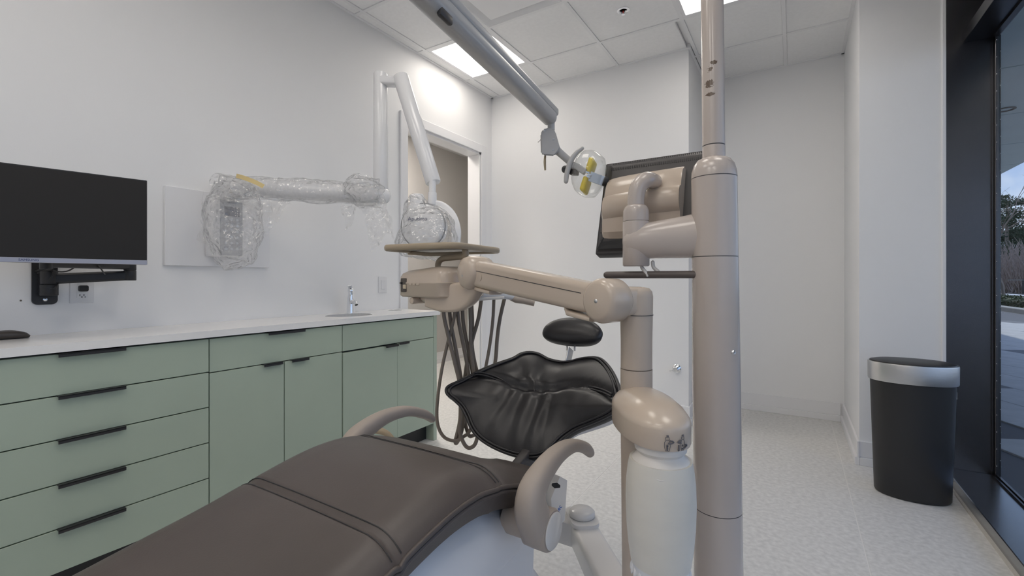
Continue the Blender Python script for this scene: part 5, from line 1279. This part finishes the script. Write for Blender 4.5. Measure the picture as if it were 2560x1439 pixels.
# bare tree and conifers
def bare_tree(base, h, seed, label):
    rr = random.Random(seed); t_ = thing('bare_tree', base, label, 'tree', 'trees outside the window'); b = BM(); tw = BM()
    def grow(p, d, L_, r_, lv):
        pts = [p]; q = p.copy(); dd = d.copy()
        for _ in range(4):
            dd = (dd + Vector((rr.gauss(0, .10), rr.gauss(0, .10), rr.gauss(0, .06)))).normalized(); q = q + dd * L_ / 4; pts.append(q.copy())
        tube(b if lv < 2 else tw, pts, [r_, r_ * .55], 6, 2)
        if lv < 4:
            for k2 in range(4 if lv < 3 else 3):
                s2 = pts[rr.randint(1, 4)] if lv else pts[rr.randint(2, 4)]
                nd = (dd + Vector((rr.gauss(0, .7), rr.gauss(0, .7), rr.gauss(0.15, .4)))).normalized(); grow(s2.copy(), nd, L_ * rr.uniform(.5, .75), r_ * .5, lv + 1)
    grow(Vector(base), Vector((0.03, 0, 1)), h * 0.55, 0.09, 0)
    obj('trunk', b, BARK, t_, 60); o_ = obj('twigs', tw, TWIG, t_, 60); o_['kind'] = 'stuff'
def conifer(base, h, w_, seed, label):
    rr = random.Random(seed); t_ = thing('conifer', base, label, 'tree', 'trees outside the window'); base = Vector(base)
    b = BM(); tube(b, [base, base + UP * h * .6, base + UP * h * .95], [0.25, 0.14, 0.03], 8, 3); obj('trunk', b, BARK, t_, 60)
    cl_ = []
    for k2 in range(60):
        f = rr.uniform(0.30, 0.98); a_ = rr.uniform(0, 6.283); rad = w_ * (1.08 - f) ** 0.6 * rr.uniform(.25, 1); cl_.append((base + Vector((rad * math.cos(a_), rad * math.sin(a_), h * f)), rr.uniform(.5, 1.1) * (1.2 - f * .4)))
    def fn2():
        c_, s_ = rr.choice(cl_); return c_ + Vector((rr.gauss(0, .55) * s_, rr.gauss(0, .55) * s_, rr.gauss(0, .25) * s_))
    b = BM(); leaves(b, 12000, fn2, 0.11); o_ = obj('foliage', b, LEAFD, t_); o_['kind'] = 'stuff'
tb = onX(2509, HORIZON, 9.9)
bare_tree((tb.x, tb.y, ZO), 6.6, 5, 'young bare tree with pale branches in front of the conifers')
for k_, (px, X_, h, w_, lb) in enumerate(((2517, 19, 10.2, 3.6, 'tall dark conifer with an open crown beyond the railing fence'), (2680, 26, 10.6, 3.0, 'broad dark conifer further off beside the tall one'), (2545, 25, 8.0, 4.0, 'shorter dark conifer behind the bare tree'))):
    q = onX(px, HORIZON, X_); conifer((q.x, q.y, ZO), h, w_, 20 + k_, lb)
bk = thing('shrub_bank', (16.5, 45, ZO), 'brown leafless shrub bank below the conifers', 'shrub')
bm = BM()
for _ in range(1500):
    p = Vector((R.uniform(15.5, 17.5), R.uniform(34, 64), ZO)); tip = p + Vector((R.gauss(0, .8), R.gauss(0, .8), R.uniform(1.6, 4.6))); tube(bm, [p, p.lerp(tip, .5) + Vector((R.gauss(0, .2), R.gauss(0, .2), 0)), tip], [0.04, 0.012], 4, 2)
o = obj('brush_stems', bm, TWIG, bk); o['kind'] = 'stuff'
# canopy over the pavement: panels with joints across, recessed lamps
cz = 3.02; CX_ = onZ(2530, 421, cz).x
cn = thing('canopy', (2.0, 8.0, cz), 'pale teal canopy soffit with recessed lamps outside the window', 'canopy')
CAN = mat('canopy_metal', (0.66, 0.80, 0.80), 0.35, var=0.05, vscale=2)
j0, j1, j2 = [onZ(2530, y, cz).y for y in (167, 280, 359)]
stp = (j2 - j0) / 2
yy = j0 - stp * math.ceil((j0 + 8) / stp)
while yy < 34:
    bm = BM(); box(bm, XG + 0.08, CX_, yy + 0.008, yy + stp - 0.008, cz, cz + 0.03, 0.004, 1); obj('soffit_panel', bm, CAN, cn); yy += stp
bm = BM(); box(bm, XG + 0.08, CX_ + 0.02, -9, 36, cz + 0.032, cz + 0.25); obj('canopy_deck', bm, mat('canopy_dark', (0.12, 0.14, 0.14), 0.6), cn)
yy = j0 - stp * math.ceil((j0 + 4) / stp) + stp * 0.86
xm = onZ(2516, 271, cz).x
while yy < 30:
    b = BM(); lathe(b, (xm, yy, cz + 0.004), [(0.085, 0), (0.085, -0.012), (0.07, -0.014), (0.05, 0.0)], 24); obj('recessed_lamp', b, mat('lamp_brown', (0.16, 0.14, 0.13), 0.5), cn, 40); yy += stp
